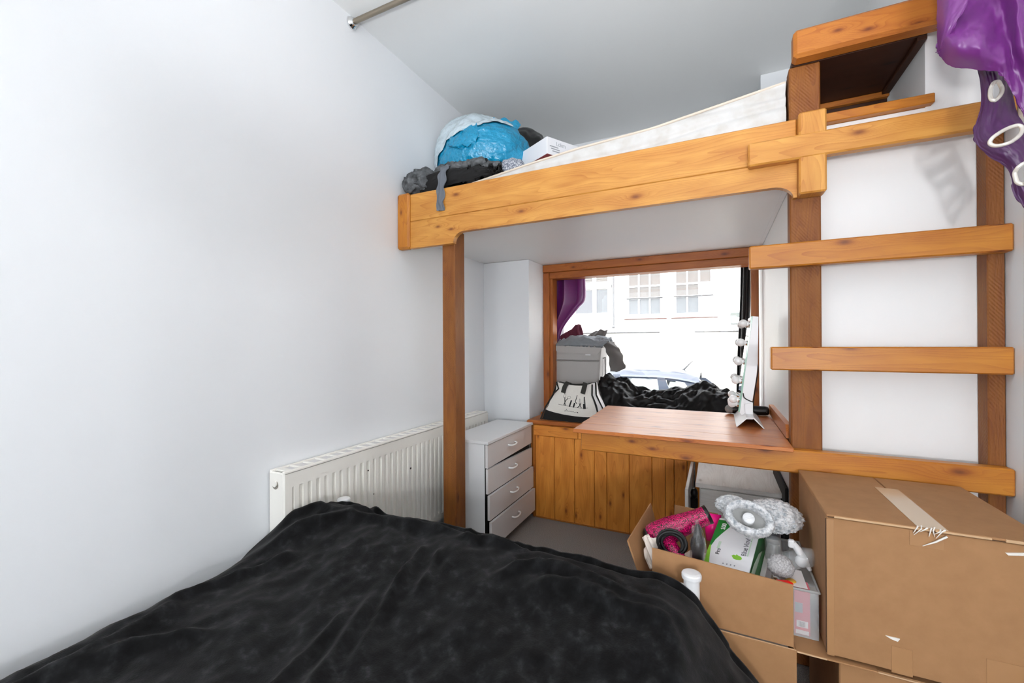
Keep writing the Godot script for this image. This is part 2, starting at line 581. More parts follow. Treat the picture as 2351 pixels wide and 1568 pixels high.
	mat("asphalt", Color(0.33, 0.33, 0.335), 0.95)
	mat("pavement", Color(0.58, 0.57, 0.55), 0.9)
	var car := mat("car_blue", Color(0.14, 0.18, 0.25), 0.3, 0.1)
	car.clearcoat_enabled = true
	car.clearcoat = 0.8
	car.clearcoat_roughness = 0.05
	mat("car_trim", Color(0.10, 0.10, 0.11), 0.5)
	mat("car_seat", Color(0.30, 0.29, 0.28), 0.9)
	mat("tyre", Color(0.05, 0.05, 0.05), 0.8)
	mat("alloy", Color(0.7, 0.7, 0.72), 0.3, 0.8)


# The print on the tote bag: cream cloth, black base, hairdressing tools on a line and a word in script.
func tote_print() -> ImageTexture:
	var w := 512
	var im := Image.create(w, w, false, Image.FORMAT_RGB8)
	var n := FastNoiseLite.new()
	n.frequency = 0.05
	for y in w:
		for x in w:
			var s := 0.012 * n.get_noise_2d(x, y)
			var low := 374.0 + 52.0 * sin(PI * clampf(x / 512.0, 0, 1) * 0.75)
			im.set_pixel(x, y, Color(0.045, 0.045, 0.045) if y > low else Color(0.89 + s, 0.875 + s, 0.845 + s))
	var dark := Color(0.08, 0.08, 0.08)
	var stroke := func(pts: Array, r: float) -> void:
		for i in pts.size() - 1:
			var a: Vector2 = pts[i]
			var b: Vector2 = pts[i + 1]
			var k := maxi(int(a.distance_to(b)), 1)
			for t in k + 1:
				var p := a.lerp(b, float(t) / k)
				im.fill_rect(Rect2i(int(p.x - r), int(p.y - r), maxi(int(2 * r), 1), maxi(int(2 * r), 1)), dark)
	var ring := func(c: Vector2, r: Vector2) -> void:
		var pts := []
		for i in 17:
			pts.append(c + Vector2(cos(TAU * i / 16), sin(TAU * i / 16)) * r)
		stroke.call(pts, 1.4)
	stroke.call([Vector2(120, 300), Vector2(220, 312), Vector2(320, 328), Vector2(400, 322)], 1.5)
	ring.call(Vector2(152, 196), Vector2(14, 22))
	ring.call(Vector2(206, 214), Vector2(18, 15))
	stroke.call([Vector2(140, 168), Vector2(136, 160)], 2)
	stroke.call([Vector2(160, 216), Vector2(176, 270), Vector2(188, 308)], 3.5)
	stroke.call([Vector2(194, 228), Vector2(180, 256), Vector2(172, 300)], 3)
	stroke.call([Vector2(236, 250), Vector2(228, 312)], 6)
	stroke.call([Vector2(290, 180), Vector2(286, 216), Vector2(276, 256), Vector2(290, 276)], 3)
	stroke.call([Vector2(270, 276), Vector2(262, 318)], 6)
	stroke.call([Vector2(318, 222), Vector2(316, 268)], 1.5)
	stroke.call([Vector2(332, 222), Vector2(330, 268)], 1.5)
	stroke.call([Vector2(332, 268), Vector2(318, 300), Vector2(296, 322)], 3)
	stroke.call([Vector2(314, 274), Vector2(324, 304), Vector2(332, 326)], 3)
	stroke.call([Vector2(382, 200), Vector2(372, 326)], 6)
	for i in 12:
		stroke.call([Vector2(378 - i * 0.6, 206 + i * 6), Vector2(364 - i * 0.6, 205 + i * 6)], 0.7)
	stroke.call([Vector2(362, 286), Vector2(358, 326)], 8)
	stroke.call([Vector2(196, 366), Vector2(188, 374), Vector2(198, 376), Vector2(206, 348), Vector2(210, 376), Vector2(216, 366), Vector2(222, 376), Vector2(230, 368), Vector2(236, 378), Vector2(244, 370), Vector2(250, 380), Vector2(260, 372), Vector2(268, 382), Vector2(284, 378)], 1.3)
	stroke.call([Vector2(290, 376), Vector2(296, 384)], 3)
	return ImageTexture.create_from_image(im)


func _ready() -> void:
	rng.seed = 7
	nz.seed = 3
	nz.frequency = 1.0
	nz.fractal_octaves = 2
	# camera, sky, exposure
	var cam := Camera3D.new()
	cam.name = "camera"
	cam.position = Vector3(0, 1.32, 0)
	cam.rotation_degrees = Vector3(0.0937, 25.823, -0.2775)
	cam.fov = 77.72
	cam.near = 0.02
	cam.far = 200.0
	cam.current = true
	add_child(cam)
	var env := Environment.new()
	var sky := Sky.new()
	var air := ProceduralSkyMaterial.new()
	air.sky_top_color = Color(0.92, 0.94, 0.97)
	air.sky_horizon_color = Color(0.97, 0.97, 0.97)
	air.ground_bottom_color = Color(0.45, 0.44, 0.43)
	air.ground_horizon_color = Color(0.75, 0.75, 0.75)
	air.sky_energy_multiplier = 1.0
	sky.sky_material = air
	env.background_mode = Environment.BG_SKY
	env.sky = sky
	env.background_energy_multiplier = 11.0
	env.tonemap_mode = Environment.TONE_MAPPER_LINEAR
	env.tonemap_exposure = 1.1
	env.sdfgi_enabled = true
	env.ssao_enabled = true
	env.ssil_enabled = true
	var we := WorldEnvironment.new()
	we.name = "world_environment"
	we.environment = env
	add_child(we)

	materials()
	room()
	added_lamps()
	outside()
	loft()
	ladder()
	desk()
	window_seat()
	radiator()
	chest()
	double_bed()
	loft_things()
	window_things()
	desk_things()
	under_desk()
	boxes()
	box_things()
	purple_curtain()
	curtain_rod()


# ---------------------------------------------------------------- the room
func room() -> void:
	var st := mb()
	bx(st, P(-1.95, -0.15, -4.75), P(1.15, 0, 3.9), 0.001)
	struct("floor", st, M.carpet)
	st = mb()
	bx(st, P(-1.95, 3.065, -4.75), P(1.15, 3.25, 3.95), 0.001)
	struct("ceiling", st, M.ceiling_paint)
	st = mb()
	bx(st, P(-1.95, 0, -4.75), P(-1.75, 3.065, 3.95), 0.001)
	struct("wall_left", st, M.wall_paint)
	st = mb()
	bx(st, P(0.90, 0, -4.75), P(1.15, 3.065, 3.95), 0.001)
	struct("wall_right", st, M.wall_paint)
	st = mb()
	bx(st, P(-1.95, 0, -4.75), P(1.15, 3.065, -4.55), 0.001)
	struct("wall_back", st, M.wall_paint)

	# the street wall: a pier, a bay with the window, and a boxed-out wall behind the ladder
	st = mb()
	bx(st, P(-1.75, 0, 3.08), P(-1.34, 1.975, 3.95), 0.002)
	bx(st, P(-1.75, 1.975, 3.27), P(-1.34, 3.065, 3.95), 0.002)
	bx(st, P(-1.34, 1.96, 3.62), P(0.285, 3.065, 3.95), 0.001)
	bx(st, P(-1.34, 0, 3.74), P(0.285, 0.80, 3.95), 0.001)
	bx(st, P(0.265, 2.19, 3.215), P(0.90, 3.065, 3.95), 0.002)
	struct("wall_front", st, M.wall_paint)
	st = mb()
	bx(st, P(0.285, 0, 2.13), P(0.90, 2.203, 3.95), 0.002)
	bx(st, P(0.715, 2.12, 2.1292), P(0.90, 3.065, 3.215), 0.0004)
	struct("wall_ladder", st, M.alcove_paint)

	# the window in the bay
	st = mb()
	for f in [[-1.34, -1.29, 0.80, 1.96], [0.235, 0.285, 0.80, 1.96], [-1.34, 0.285, 0.80, 0.85], [-1.34, 0.285, 1.91, 1.96]]:
		bx(st, P(f[0], f[2], 3.78), P(f[1], f[3], 3.84))
	var win := struct("window_1", st, M.upvc)
	st = mb()
	bx(st, P(-1.31, 0.82, 3.808), P(0.255, 1.94, 3.812), 0.0005)
	var pane := ob("pane", st, M.window_glass)
	remove_child(pane)
	pane.position -= win.position
	win.add_child(pane, true)
	pane.name = "pane"

	# stained timber lining round the bay opening, in two steps
	var lin := Node3D.new()
	lin.name = "trim_1"
	lin.position = P(-0.54, 0.735, 3.4)
	lin.set_meta("kind", "structure")
	add_child(lin)
	box("jamb", P(-1.34, 0.735, 3.385), P(-1.287, 1.91, 3.43), M.pine_frame, lin, 0.004)
	box("jamb", P(-1.29, 0.735, 3.41), P(-1.262, 1.90, 3.52), M.pine_frame, lin, 0.004)
	box("jamb", P(0.215, 0.735, 3.385), P(0.262, 1.91, 3.43), M.pine_frame, lin, 0.004)
	box("header", P(-1.34, 1.912, 3.375), P(0.262, 1.975, 3.43), M.pine_frame, lin, 0.004)
	box("header", P(-1.29, 1.858, 3.40), P(0.245, 1.914, 3.52), M.pine_frame, lin, 0.004)


func added_lamps() -> void:  # all lamps here are added out of view to brighten the room
	var at := P(-0.08, 0.0, -0.42)  # added uplighter, aimed to fill the ceiling and upper walls
	var t := thing("added_uplighter", "added tall uplighter with a tilted white bowl, out of view behind the viewer", "lamp", at)
	# the head leans towards the window end of the room
	var head := Transform3D(Basis(Vector3.RIGHT, deg_to_rad(-34)), at + Vector3(0, 1.42, 0))
	var st := mb()
	lathe(st, [Vector2(0.012, 0.0), Vector2(0.05, 0.005), Vector2(0.10, 0.03), Vector2(0.13, 0.08), Vector2(0.135, 0.11), Vector2(0.128, 0.11), Vector2(0.12, 0.08), Vector2(0.09, 0.04), Vector2(0.0001, 0.03)], head, 32)
	ob("bowl", st, M.added_lamp_body, t)
	st = mb()
	lathe(st, [Vector2(0.0001, 0.09), Vector2(0.115, 0.09), Vector2(0.115, 0.098), Vector2(0.0001, 0.098)], head, 32)
	ob("diffuser", st, M.added_lamp_glow, t)
	st = mb()
	tube(st, [at + Vector3(0, 0.02, 0), at + Vector3(0, 1.42, 0)], 0.012, 12)
	ob("pole", st, M.added_lamp_body, t)
	st = mb()
	lathe(st, [Vector2(0.0001, 0.001), Vector2(0.15, 0.001), Vector2(0.15, 0.012), Vector2(0.03, 0.03), Vector2(0.0001, 0.031)], Transform3D(Basis.IDENTITY, at), 32)
	ob("base", st, M.added_lamp_body, t)
	var l := SpotLight3D.new()
	l.name = "light"
	l.light_energy = 4.7
	l.light_color = Color(0.985, 0.99, 1.0)
	l.light_size = 0.10
	l.spot_range = 12.0
	l.spot_attenuation = 2.0
	l.spot_angle = 57.0
	l.spot_angle_attenuation = 1.0
	l.shadow_enabled = true
	t.add_child(l)
	l.position = head * Vector3(0, 0.115, 0) - at
	l.rotation_degrees = Vector3(90 - 34, 0, 0)


	# an added fill globe on a low stand, out of view at the far end
	at = P(0.45, 0.0, -4.2)
	t = thing("added_globe_lamp", "added white globe fill lamp on a slim stand, out of view at the back wall", "lamp", at)
	st = mb()
	blob(st, at + Vector3(0, 1.40, 0), Vector3.ONE * 0.17, 32, 20, func(_n): return 1.0)
	ob("globe", st, M.added_lamp_glow, t)
	st = mb()
	tube(st, [at + Vector3(0, 0.02, 0), at + Vector3(0, 1.24, 0)], 0.012, 12)
	ob("pole", st, M.added_lamp_body, t)
	st = mb()
	lathe(st, [Vector2(0.0001, 0.001), Vector2(0.15, 0.001), Vector2(0.15, 0.012), Vector2(0.03, 0.03), Vector2(0.0001, 0.031)], Transform3D(Basis.IDENTITY, at), 32)
	ob("base", st, M.added_lamp_body, t)
	var g := OmniLight3D.new()
	g.name = "light"
	g.light_energy = 3.3
	g.light_color = Color(0.985, 0.99, 1.0)
	g.light_size = 0.16
	g.omni_range = 12.0
	g.omni_attenuation = 2.0
	g.shadow_enabled = true
	t.add_child(g)
	g.position = Vector3(0, 1.40, 0)

	# a small fill globe added on the right wall, out of view
	t = thing("added_wall_lamp", "added small globe fill lamp on the right wall, out of view behind the viewer", "lamp", P(0.78, 1.15, -1.1))
	var c := P(0.76, 1.25, -1.1)
	st = mb()
	blob(st, c, Vector3.ONE * 0.09, 28, 18, func(_n): return 1.0)
	ob("globe", st, M.added_lamp_glow, t)
	st = mb()
	tube(st, [P(0.84, 1.25, -1.1), P(0.899, 1.25, -1.1)], 0.03, 16)
	ob("bracket", st, M.added_lamp_body, t)
	var k := OmniLight3D.new()
	k.name = "light"
	k.light_energy = 1.5
	k.light_color = Color(0.985, 0.99, 1.0)
	k.light_size = 0.085
	k.omni_range = 12.0
	k.omni_attenuation = 2.0
	k.shadow_enabled = true
	t.add_child(k)
	k.position = c - t.position


# ---------------------------------------------------------------- the street
func outside() -> void:
	var st := mb()
	bx(st, P(-30, -1.0, 4.1), P(30, -0.62, 6.2), 0.01)
	bx(st, P(-30, -1.0, 10.2), P(30, -0.60, 11.3), 0.01)
	var g := ob("pavement", st, M.pavement)
	g.set_meta("kind", "structure")
	st = mb()
	bx(st, P(-30, -1.05, 3.9), P(30, -0.72, 12.0), 0.01)
	g = ob("road", st, M.asphalt)
	g.set_meta("kind", "structure")

	var h := thing("terraced_house", "bright pale rendered house front across the street with white sash windows", "building", P(-1.0, -0.6, 11.2))
	box("wall", P(-14, -0.6, 11.0), P(12, 8.0, 11.4), M.house_render, h, 0.01)
	box("plinth", P(-14, -0.6, 10.97), P(12, 1.5, 11.0), M.house_brick, h, 0.004)
	for s in [[-3.6, -1.27], [-0.48, 0.9]]:
		box("ledge", P(s[0], 1.535, 10.93), P(s[1], 1.56, 11.0), M.ledge_grey, h, 0.004)
	# two sash windows: frame, panes, meeting rail, sill
	for w in [[-2.02, 3], [-0.90, 3]]:
		var x: float = w[0]
		st = mb()
		for i in 4:
			bx(st, P(x + i * 0.262 - 0.018, 1.98, 10.93), P(x + i * 0.262 + 0.018, 3.5, 11.0))
		for y in [1.98, 2.40, 2.70, 3.03, 3.36]:
			bx(st, P(x - 0.04, y - 0.02, 10.935), P(x + 0.83, y + 0.02, 11.0))
		var f := ob("window", st, M.house_paint, h)
		for i in 3:
			for r in [[2.0, 2.38], [2.42, 2.68], [2.72, 3.01], [3.05, 3.34]]:
				var white_pane: bool = x > -1.5 and i == 2 and r[0] < 2.7  # lower panes of this column are plain white
				box("pane", P(x + i * 0.262 + 0.018, r[0], 10.965), P(x + (i + 1) * 0.262 - 0.018, r[1], 10.985), M.house_paint if white_pane else M.house_pane if r[0] < 2.3 else M.house_pane_warm, f, 0.001)
		box("meeting_rail", P(x - 0.04, 2.385, 10.90), P(x + 0.83, 2.41, 10.94), M.ledge_grey, f, 0.002)
		box("sill", P(x - 0.1, 1.875, 10.88), P(x + 0.92, 1.895, 11.0), M.sill_brown, h, 0.003)
	# the narrow pair of panes under a louvre at the left
	st = mb()
	for i in [-3.42, -2.86, -2.46]:
		bx(st, P(i - 0.08, 2.0, 10.93), P(i + 0.02, 3.2, 11.0))
	for y in [2.02, 2.75]:
		bx(st, P(-3.5, y - 0.05, 10.935), P(-2.44, y + 0.05, 11.0))
	var f2 := ob("window", st, M.house_paint, h)
	box("pane", P(-3.40, 2.07, 10.965), P(-2.94, 2.68, 10.985), M.house_pane, f2, 0.001)
	box("pane", P(-2.84, 2.07, 10.965), P(-2.54, 2.68, 10.985), M.house_pane, f2, 0.001)
	for k in 4:
		box("louvre", P(-3.40, 2.90 + k * 0.045, 10.95), P(-2.5, 2.925 + k * 0.045, 10.985), M.house_pane_warm, f2, 0.002)
	st = mb()
	tube(st, [P(-2.39, 1.72, 10.95), P(-2.39, 7.5, 10.95)], 0.022, 8)
	tube(st, [P(-2.42, 1.70, 10.93), P(-2.36, 1.70, 10.93)], 0.035, 8)
	ob("drainpipe", st, M.pipe_grey, h)
	var mbx := box("meter_box", P(0.28, 1.70, 10.85), P(0.62, 1.98, 11.0), M.meter_grey, h, 0.02)
	box("door", P(0.31, 1.73, 10.84), P(0.59, 1.86, 10.86), M.house_paint, mbx, 0.004)
	box("chimney", P(3.0, 8.0, 11.05), P(4.0, 9.2, 11.4), M.house_brick, h, 0.02)
	car()


func car() -> void:
	var c := thing("parked_car", "pale blue hatchback parked at the kerb, seen through the bay window", "car", P(-2.0, -0.72, 9.25))
	var st := mb()
	# lower body from nose to tail, rounded in plan
	var side := func(u: float, v: float) -> Vector3:
		var a := -TAU * u
		var ex := signf(cos(a)) * pow(absf(cos(a)), 0.35)
		var ez := signf(sin(a)) * pow(absf(sin(a)), 0.55)
		var y := lerpf(-0.50, 0.40, v)
		var k := 1.0 - 0.05 * pow(2 * v - 1, 2) - (0.05 if v > 0.9 else 0.0)
		return Vector3(-2.05 + ex * 1.98 * k, y, -9.3 + ez * 0.82 * k)
	grid(st, 48, 10, side)
	var deck := func(u: float, v: float) -> Vector3:
		return side.call(u, 1.0).lerp(Vector3(-2.05, 0.42, -9.3), v)
	grid(st, 48, 3, deck)
	ob("body", st, M.car_blue, c)
	# roof shell
	var top := func(x: float) -> float:
		return 0.77 - 0.10 * pow(maxf(0, (x + 1.2) / 0.9), 2.2) - 0.055 * pow(maxf(0, (-1.6 - x) / 1.2), 2.0)
	st = mb()
	var roof := func(u: float, v: float) -> Vector3:
		var x := lerpf(-3.0, -0.30, u)
		var s := 2 * v - 1
		return Vector3(x, top.call(x) + 0.02 - 0.15 * (1.0 - pow(maxf(0.0, 1.0 - pow(absf(s), 3.0)), 0.5)), -9.25 + 0.775 * s * -1.0)
	grid(st, 30, 12, roof, true, 0)
	var under := func(u: float, v: float) -> Vector3:
		return roof.call(u, v) - Vector3(0, 0.035, 0)
	grid(st, 30, 12, under, false, 1)
	ob("roof", st, M.car_blue, c)
	for s in [-1.0, 1.0]:
		var d: float = 9.25 + 0.735 * s
		for p in [[-3.55, 0.40, -2.85, 0.66, 0.04], [-1.88, 0.40, -1.80, 0.67, 0.075], [-0.90, 0.38, -0.97, 0.64, 0.075], [-0.32, 0.38, -0.48, 0.545, 0.07], [-0.10, 0.36, -0.30, 0.54, 0.08]]:
			st = mb()
			extr(st, PackedVector2Array([Vector2(p[0] - p[4] * 1.3, p[1]), Vector2(p[0] + p[4] * 1.3, p[1]), Vector2(p[2] + p[4] * 0.9, p[3]), Vector2(p[2] - p[4] * 0.9, p[3])]), -d - 0.03, -d + 0.03)
			ob("pillar", st, M.car_blue, c)
		for w in [[-3.4, -1.9, 0.66], [-1.80, -0.98, 0.65], [-0.88, -0.48, 0.56]]:
			st = mb()
			extr(st, PackedVector2Array([Vector2(w[0], 0.38), Vector2(w[1], 0.38), Vector2(w[1] - 0.06, w[2] - 0.02), Vector2(w[0] + 0.08, w[2])]), -d - 0.004, -d + 0.004)
			ob("window", st, M.car_glass, c)
	for x in [-3.35, -0.8]:
		for d in [8.50, 10.02]:
			st = mb()
			tube(st, [P(x, -0.42, d - 0.09), P(x, -0.42, d + 0.09)], 0.30, 24)
			var tyre := ob("wheel", st, M.tyre, c)
			st = mb()
			tube(st, [P(x, -0.42, d - 0.095), P(x, -0.42, d + 0.095)], 0.19, 16)
			ob("hub", st, M.alloy, tyre)
	for x in [-2.3, -1.35]:
		for d in [8.85, 9.65]:
			st = mb()
			blob(st, P(x, 0.30, d), Vector3(0.09, 0.26, 0.22), 12, 8, func(_n): return 1.0)
			ob("seat", st, M.car_seat, c)
	st = mb()
	tube(st, [P(-0.66, 0.72, 9.25), P(-0.60, 0.76, 9.25), P(-0.44, 0.93, 9.25)], [0.03, 0.018, 0.006], 8)
	ob("aerial", st, M.car_trim, c)


# ---------------------------------------------------------------- the loft bed
func loft() -> void:
	var t := thing("loft_bed", "honey-stained pine loft bed with a deep front beam on posts, above the window bay", "loft bed", P(-0.74, 0, 2.6))
	box("beam_board", P(-1.66, 2.048, 2.03), P(0.292, 2.212, 2.06), M.pine, t, 0.004)
	var st := mb()
	var pts := PackedVector2Array([Vector2(-1.66, 2.046), Vector2(-1.66, 1.887), Vector2(-1.352, 1.887)])
	for i in 9:
		var a := PI - PI / 2 * i / 8.0
		pts.append(Vector2(-1.352 + 0.068 + 0.068 * cos(a), 1.888 + 0.060 * sin(a)))
	for i in 9:
		var a := PI / 2 - PI / 2 * i / 8.0
		pts.append(Vector2(0.205 + 0.075 * cos(a), 1.896 + 0.052 * sin(a)))
	pts.append(Vector2(0.292, 1.896))
	pts.append(Vector2(0.292, 2.046))
	uvo = Vector2(0.79, 0.1)
	extr(st, pts, -2.03, -2.06)
	ob("beam_board", st, M.pine, t)
	box("end_block", P(-1.749, 1.884, 2.012), P(-1.657, 2.22, 2.06), M.pine_rung, t, 0.012)
	box("collar", P(0.293, 1.896, 1.988), P(0.383, 2.216, 2.06), M.pine, t, 0.006)
	box("post", P(-1.452, 0.001, 2.062), P(-1.364, 1.974, 2.172), M.pine_post, t, 0.006)
	box("post", P(0.271, 0.001, 2.062), P(0.377, 2.44, 2.128), M.pine_post, t, 0.005)
	box("handrail", P(0.278, 2.437, 1.99), P(0.898, 2.548, 2.06), M.pine_dark, t, 0.012)
	box("ceiling_board", P(-1.748, 1.977, 2.062), P(0.262, 1.995, 3.618), M.alcove_paint, t, 0.001)
	box("cover_strip", P(0.262, 1.977, 2.13), P(0.284, 1.995, 3.618), M.alcove_paint, t, 0.001)
	box("platform", P(-1.748, 1.996, 2.062), P(0.262, 2.03, 3.25), M.pine_panel, t, 0.002)
	# the boarded shelf over the foot end, its underside shade put into the dark pine
	box("shelf_board", P(0.28, 2.44, 2.061), P(0.70, 2.465, 2.47), M.pine_shelf_dark, t, 0.002)
	box("shelf_edge", P(0.672, 2.425, 2.061), P(0.70, 2.44, 2.45), M.pine_shelf_dark, t, 0.002)
	box("shelf_back", P(0.30, 2.204, 2.47), P(0.70, 2.50, 2.49), M.pine_shelf_dark, t, 0.002)
	box("shelf_batten", P(0.39, 2.415, 2.44), P(0.70, 2.44, 2.468), M.pine_dark, t, 0.003)
	box("sill_batten", P(0.384, 2.204, 2.098), P(0.733, 2.24, 2.16), M.pine_rung, t, 0.003)


func ladder() -> void:
	var t := thing("ladder", "honey pine ladder of broad flat rungs fixed to the loft bed post", "ladder", P(0.5, 0, 2.03))
	box("stile", P(0.853, 0.001, 2.062), P(0.898, 2.12, 2.128), M.pine_post, t, 0.003)
	box("rung", P(0.119, 2.035, 1.985), P(0.898, 2.13, 2.029), M.pine, t, 0.006)
	box("rung", P(0.122, 1.619, 2.012), P(0.899, 1.713, 2.061), M.pine_rung, t, 0.005)
	box("rung", P(0.197, 1.202, 2.012), P(0.899, 1.296, 2.061), M.pine_rung, t, 0.005)


func desk() -> void:
	var t := thing("desk", "fixed pine desk top with a deep front rail that runs on behind the boxes", "desk", P(0.0, 0.79, 2.2))
	box("front_rail", P(-0.603, 0.792, 2.012), P(0.899, 0.884, 2.061), M.pine_rung, t, 0.005)
	var ends := [1.955, 2.12, 2.29, 2.46, 2.62, 2.76]
	for i in 5:
		var l0: float = -0.625 - 0.03 * (ends[i] - 1.955)
		uvo = Vector2(rng.randf() * 0.5, rng.randf() * 0.3)
		var r := 0.266 if i == 0 else 0.262
		var st := mb()
		bx(st, P(l0, 0.886, ends[i]), P(r, 0.904, ends[i + 1] - 0.0002), 0.0007 if i else 0.0025)
		ob("board", st, M.pine_desk, t)
	var st2 := mb()
	extr(st2, PackedVector2Array([Vector2(-2.80, 0.905), Vector2(-2.80, 0.96), Vector2(-2.16, 0.96), Vector2(-2.135, 0.935), Vector2(-2.135, 0.905)]), 0.0, 0.025, Transform3D(Basis(Vector3(0, 0, 1), Vector3.UP, Vector3(-1, 0, 0)), Vector3(0.288, 0, 0)))
	ob("upstand", st2, M.pine_desk, t)
	box("bearer", P(0.262, 0.84, 2.13), P(0.284, 0.885, 2.76), M.pine_dark, t)
	box("bearer", P(-0.60, 0.735, 2.935), P(0.27, 0.76, 2.97), M.pine_dark, t)
	box("bearer", P(-0.58, 0.84, 2.062), P(-0.54, 0.885, 2.74), M.pine_dark, t)
	box("bearer", P(-0.58, 0.736, 2.70), P(-0.54, 0.839, 2.96), M.pine_dark, t)


func window_seat() -> void:
	var t := thing("window_seat", "boxed pine window seat with vertical plank front under the bay window", "window seat", P(-0.5, 0, 3.3))
	var xs := [-1.236, -1.086, -0.933, -0.786, -0.699, -0.544, -0.396, -0.311, -0.257, -0.178, -0.06, 0.08, 0.20, 0.284]
	for i in xs.size() - 1:
		var st := mb()
		uvo = Vector2(rng.randf() * 0.6, rng.randf() * 0.6)
		bx(st, P(xs[i] + 0.0012, 0.012, 2.952), P(xs[i + 1] - 0.0012, 0.618, 2.97), 0.003)
		var m: StandardMaterial3D = M.pine_panel
		ob("plank", st, m, t)
	box("corner_post", P(-1.262, 0.001, 2.955), P(-1.238, 0.70, 2.99), M.pine_dark, t, 0.004)
	box("top_rail", P(-1.247, 0.62, 2.945), P(-0.905, 0.698, 2.969), M.pine_panel, t, 0.003)
	box("top_rail", P(-0.902, 0.62, 2.945), P(0.284, 0.698, 2.969), M.pine_panel, t, 0.003)
	box("skirting", P(-1.236, 0.001, 2.955), P(0.284, 0.011, 2.968), M.pine_dark, t, 0.002)
	box("seat_board", P(-1.30, 0.702, 2.925), P(0.284, 0.734, 3.30), M.pine_frame, t, 0.010)
	box("seat_board", P(-1.335, 0.702, 3.3008), P(0.284, 0.734, 3.735), M.pine_frame, t, 0.003)
	box("side_panel", P(-1.29, 0.001, 2.99), P(-1.27, 0.701, 3.70), M.pine_dark, t, 0.003)


# ---------------------------------------------------------------- by the left wall
func radiator() -> void:
	var t := thing("radiator", "cream white double panel radiator with a ribbed front on the left wall", "radiator", P(-1.7, 0.15, 2.05))
	var d0 := 1.19
	var d1 := 2.945
	var y0 := 0.16
	var y1 := 0.765
	var n := 40
	var st := mb()
	var face := func(u: float, v: float) -> Vector3:
		var y := lerpf(y0, y1, v)
		var d := lerpf(d0, d1, u)
		var ph := fposmod(u * n, 1.0)
		var groove := smoothstep(0.52, 0.60, ph) * (1 - smoothstep(0.90, 0.98, ph))
		var band := smoothstep(0.20, 0.225, y) * (1 - smoothstep(0.698, 0.706, y)) * (1.0 if u > 0.02 and u < 0.985 else 0.0)
		return P(-1.640 - 0.017 * groove * band, y, d)
	var vs := [0.0, 0.06, 0.085, 0.10, 0.115, 0.14, 0.5, 0.84, 0.885, 0.8895, 0.8955, 0.902, 1.0]
	var f2 := func(u: float, v: float) -> Vector3: return face.call(u, vs[roundi(v * 12)])
	grid(st, n * 12, 12, f2, false, -1)
	bx(st, P(-1.641, y0, d0), P(-1.665, y1, d0 + 0.004), 0.0005)
	ob("front_panel", st, M.radiator_white, t)
	box("rear_panel", P(-1.725, y0, d0 + 0.01), P(-1.715, y1 - 0.02, d1 - 0.01), M.radiator_white, t)
	for e in [[d0 - 0.002, d0 + 0.012], [d1 - 0.012, d1 + 0.002]]:
		box("end_cap", P(-1.742, y0 + 0.01, e[0]), P(-1.650, y1 + 0.004, e[1]), M.radiator_white, t, 0.004)
	var g := box("grille", P(-1.662, y1 - 0.002, d0), P(-1.646, y1 + 0.010, d1), M.radiator_white, t, 0.003)
	box("rail", P(-1.742, y1 - 0.002, d0), P(-1.728, y1 + 0.010, d1), M.radiator_white, g, 0.003)
	box("slot", P(-1.73, y1 - 0.012, d0 + 0.04), P(-1.66, y1 + 0.003, d1 - 0.04), M.chest_front, g, 0.001)
	for i in 27:
		var d := d0 + 0.02 + i * (d1 - d0 - 0.055) / 26.0
		box("bar", P(-1.73, y1 - 0.002, d), P(-1.66, y1 + 0.009, d + (0.03 if i in [0, 26] else 0.013)), M.radiator_white, g, 0.002)
	st = mb()
	tube(st, [P(-1.70, 0.722, d0 - 0.002), P(-1.70, 0.722, d0 - 0.009)], 0.014, 16)
	var plug := ob("vent_plug", st, M.radiator_white, t)
	st = mb()
	tube(st, [P(-1.70, 0.716, d0 - 0.001), P(-1.70, 0.716, d0 - 0.004)], 0.019, 16)
	ob("collar", st, M.brass, plug)
	for s in [[1.66, 0.655, 0.004], [1.70, 0.52, 0.003], [2.00, 0.575, 0.006]]:
		st = mb()
		tube(st, [P(-1.6402, s[1], s[0]), P(-1.6385, s[1], s[0])], s[2], 8)
		ob("chip", st, M.gap_shade_and_chip, t)
	st = mb()
	for d in [d0 + 0.06, d1 - 0.06]:
		tube(st, [P(-1.70, 0.001, d), P(-1.70, 0.17, d)], 0.008, 8)
	ob("pipe", st, M.radiator_white, t)


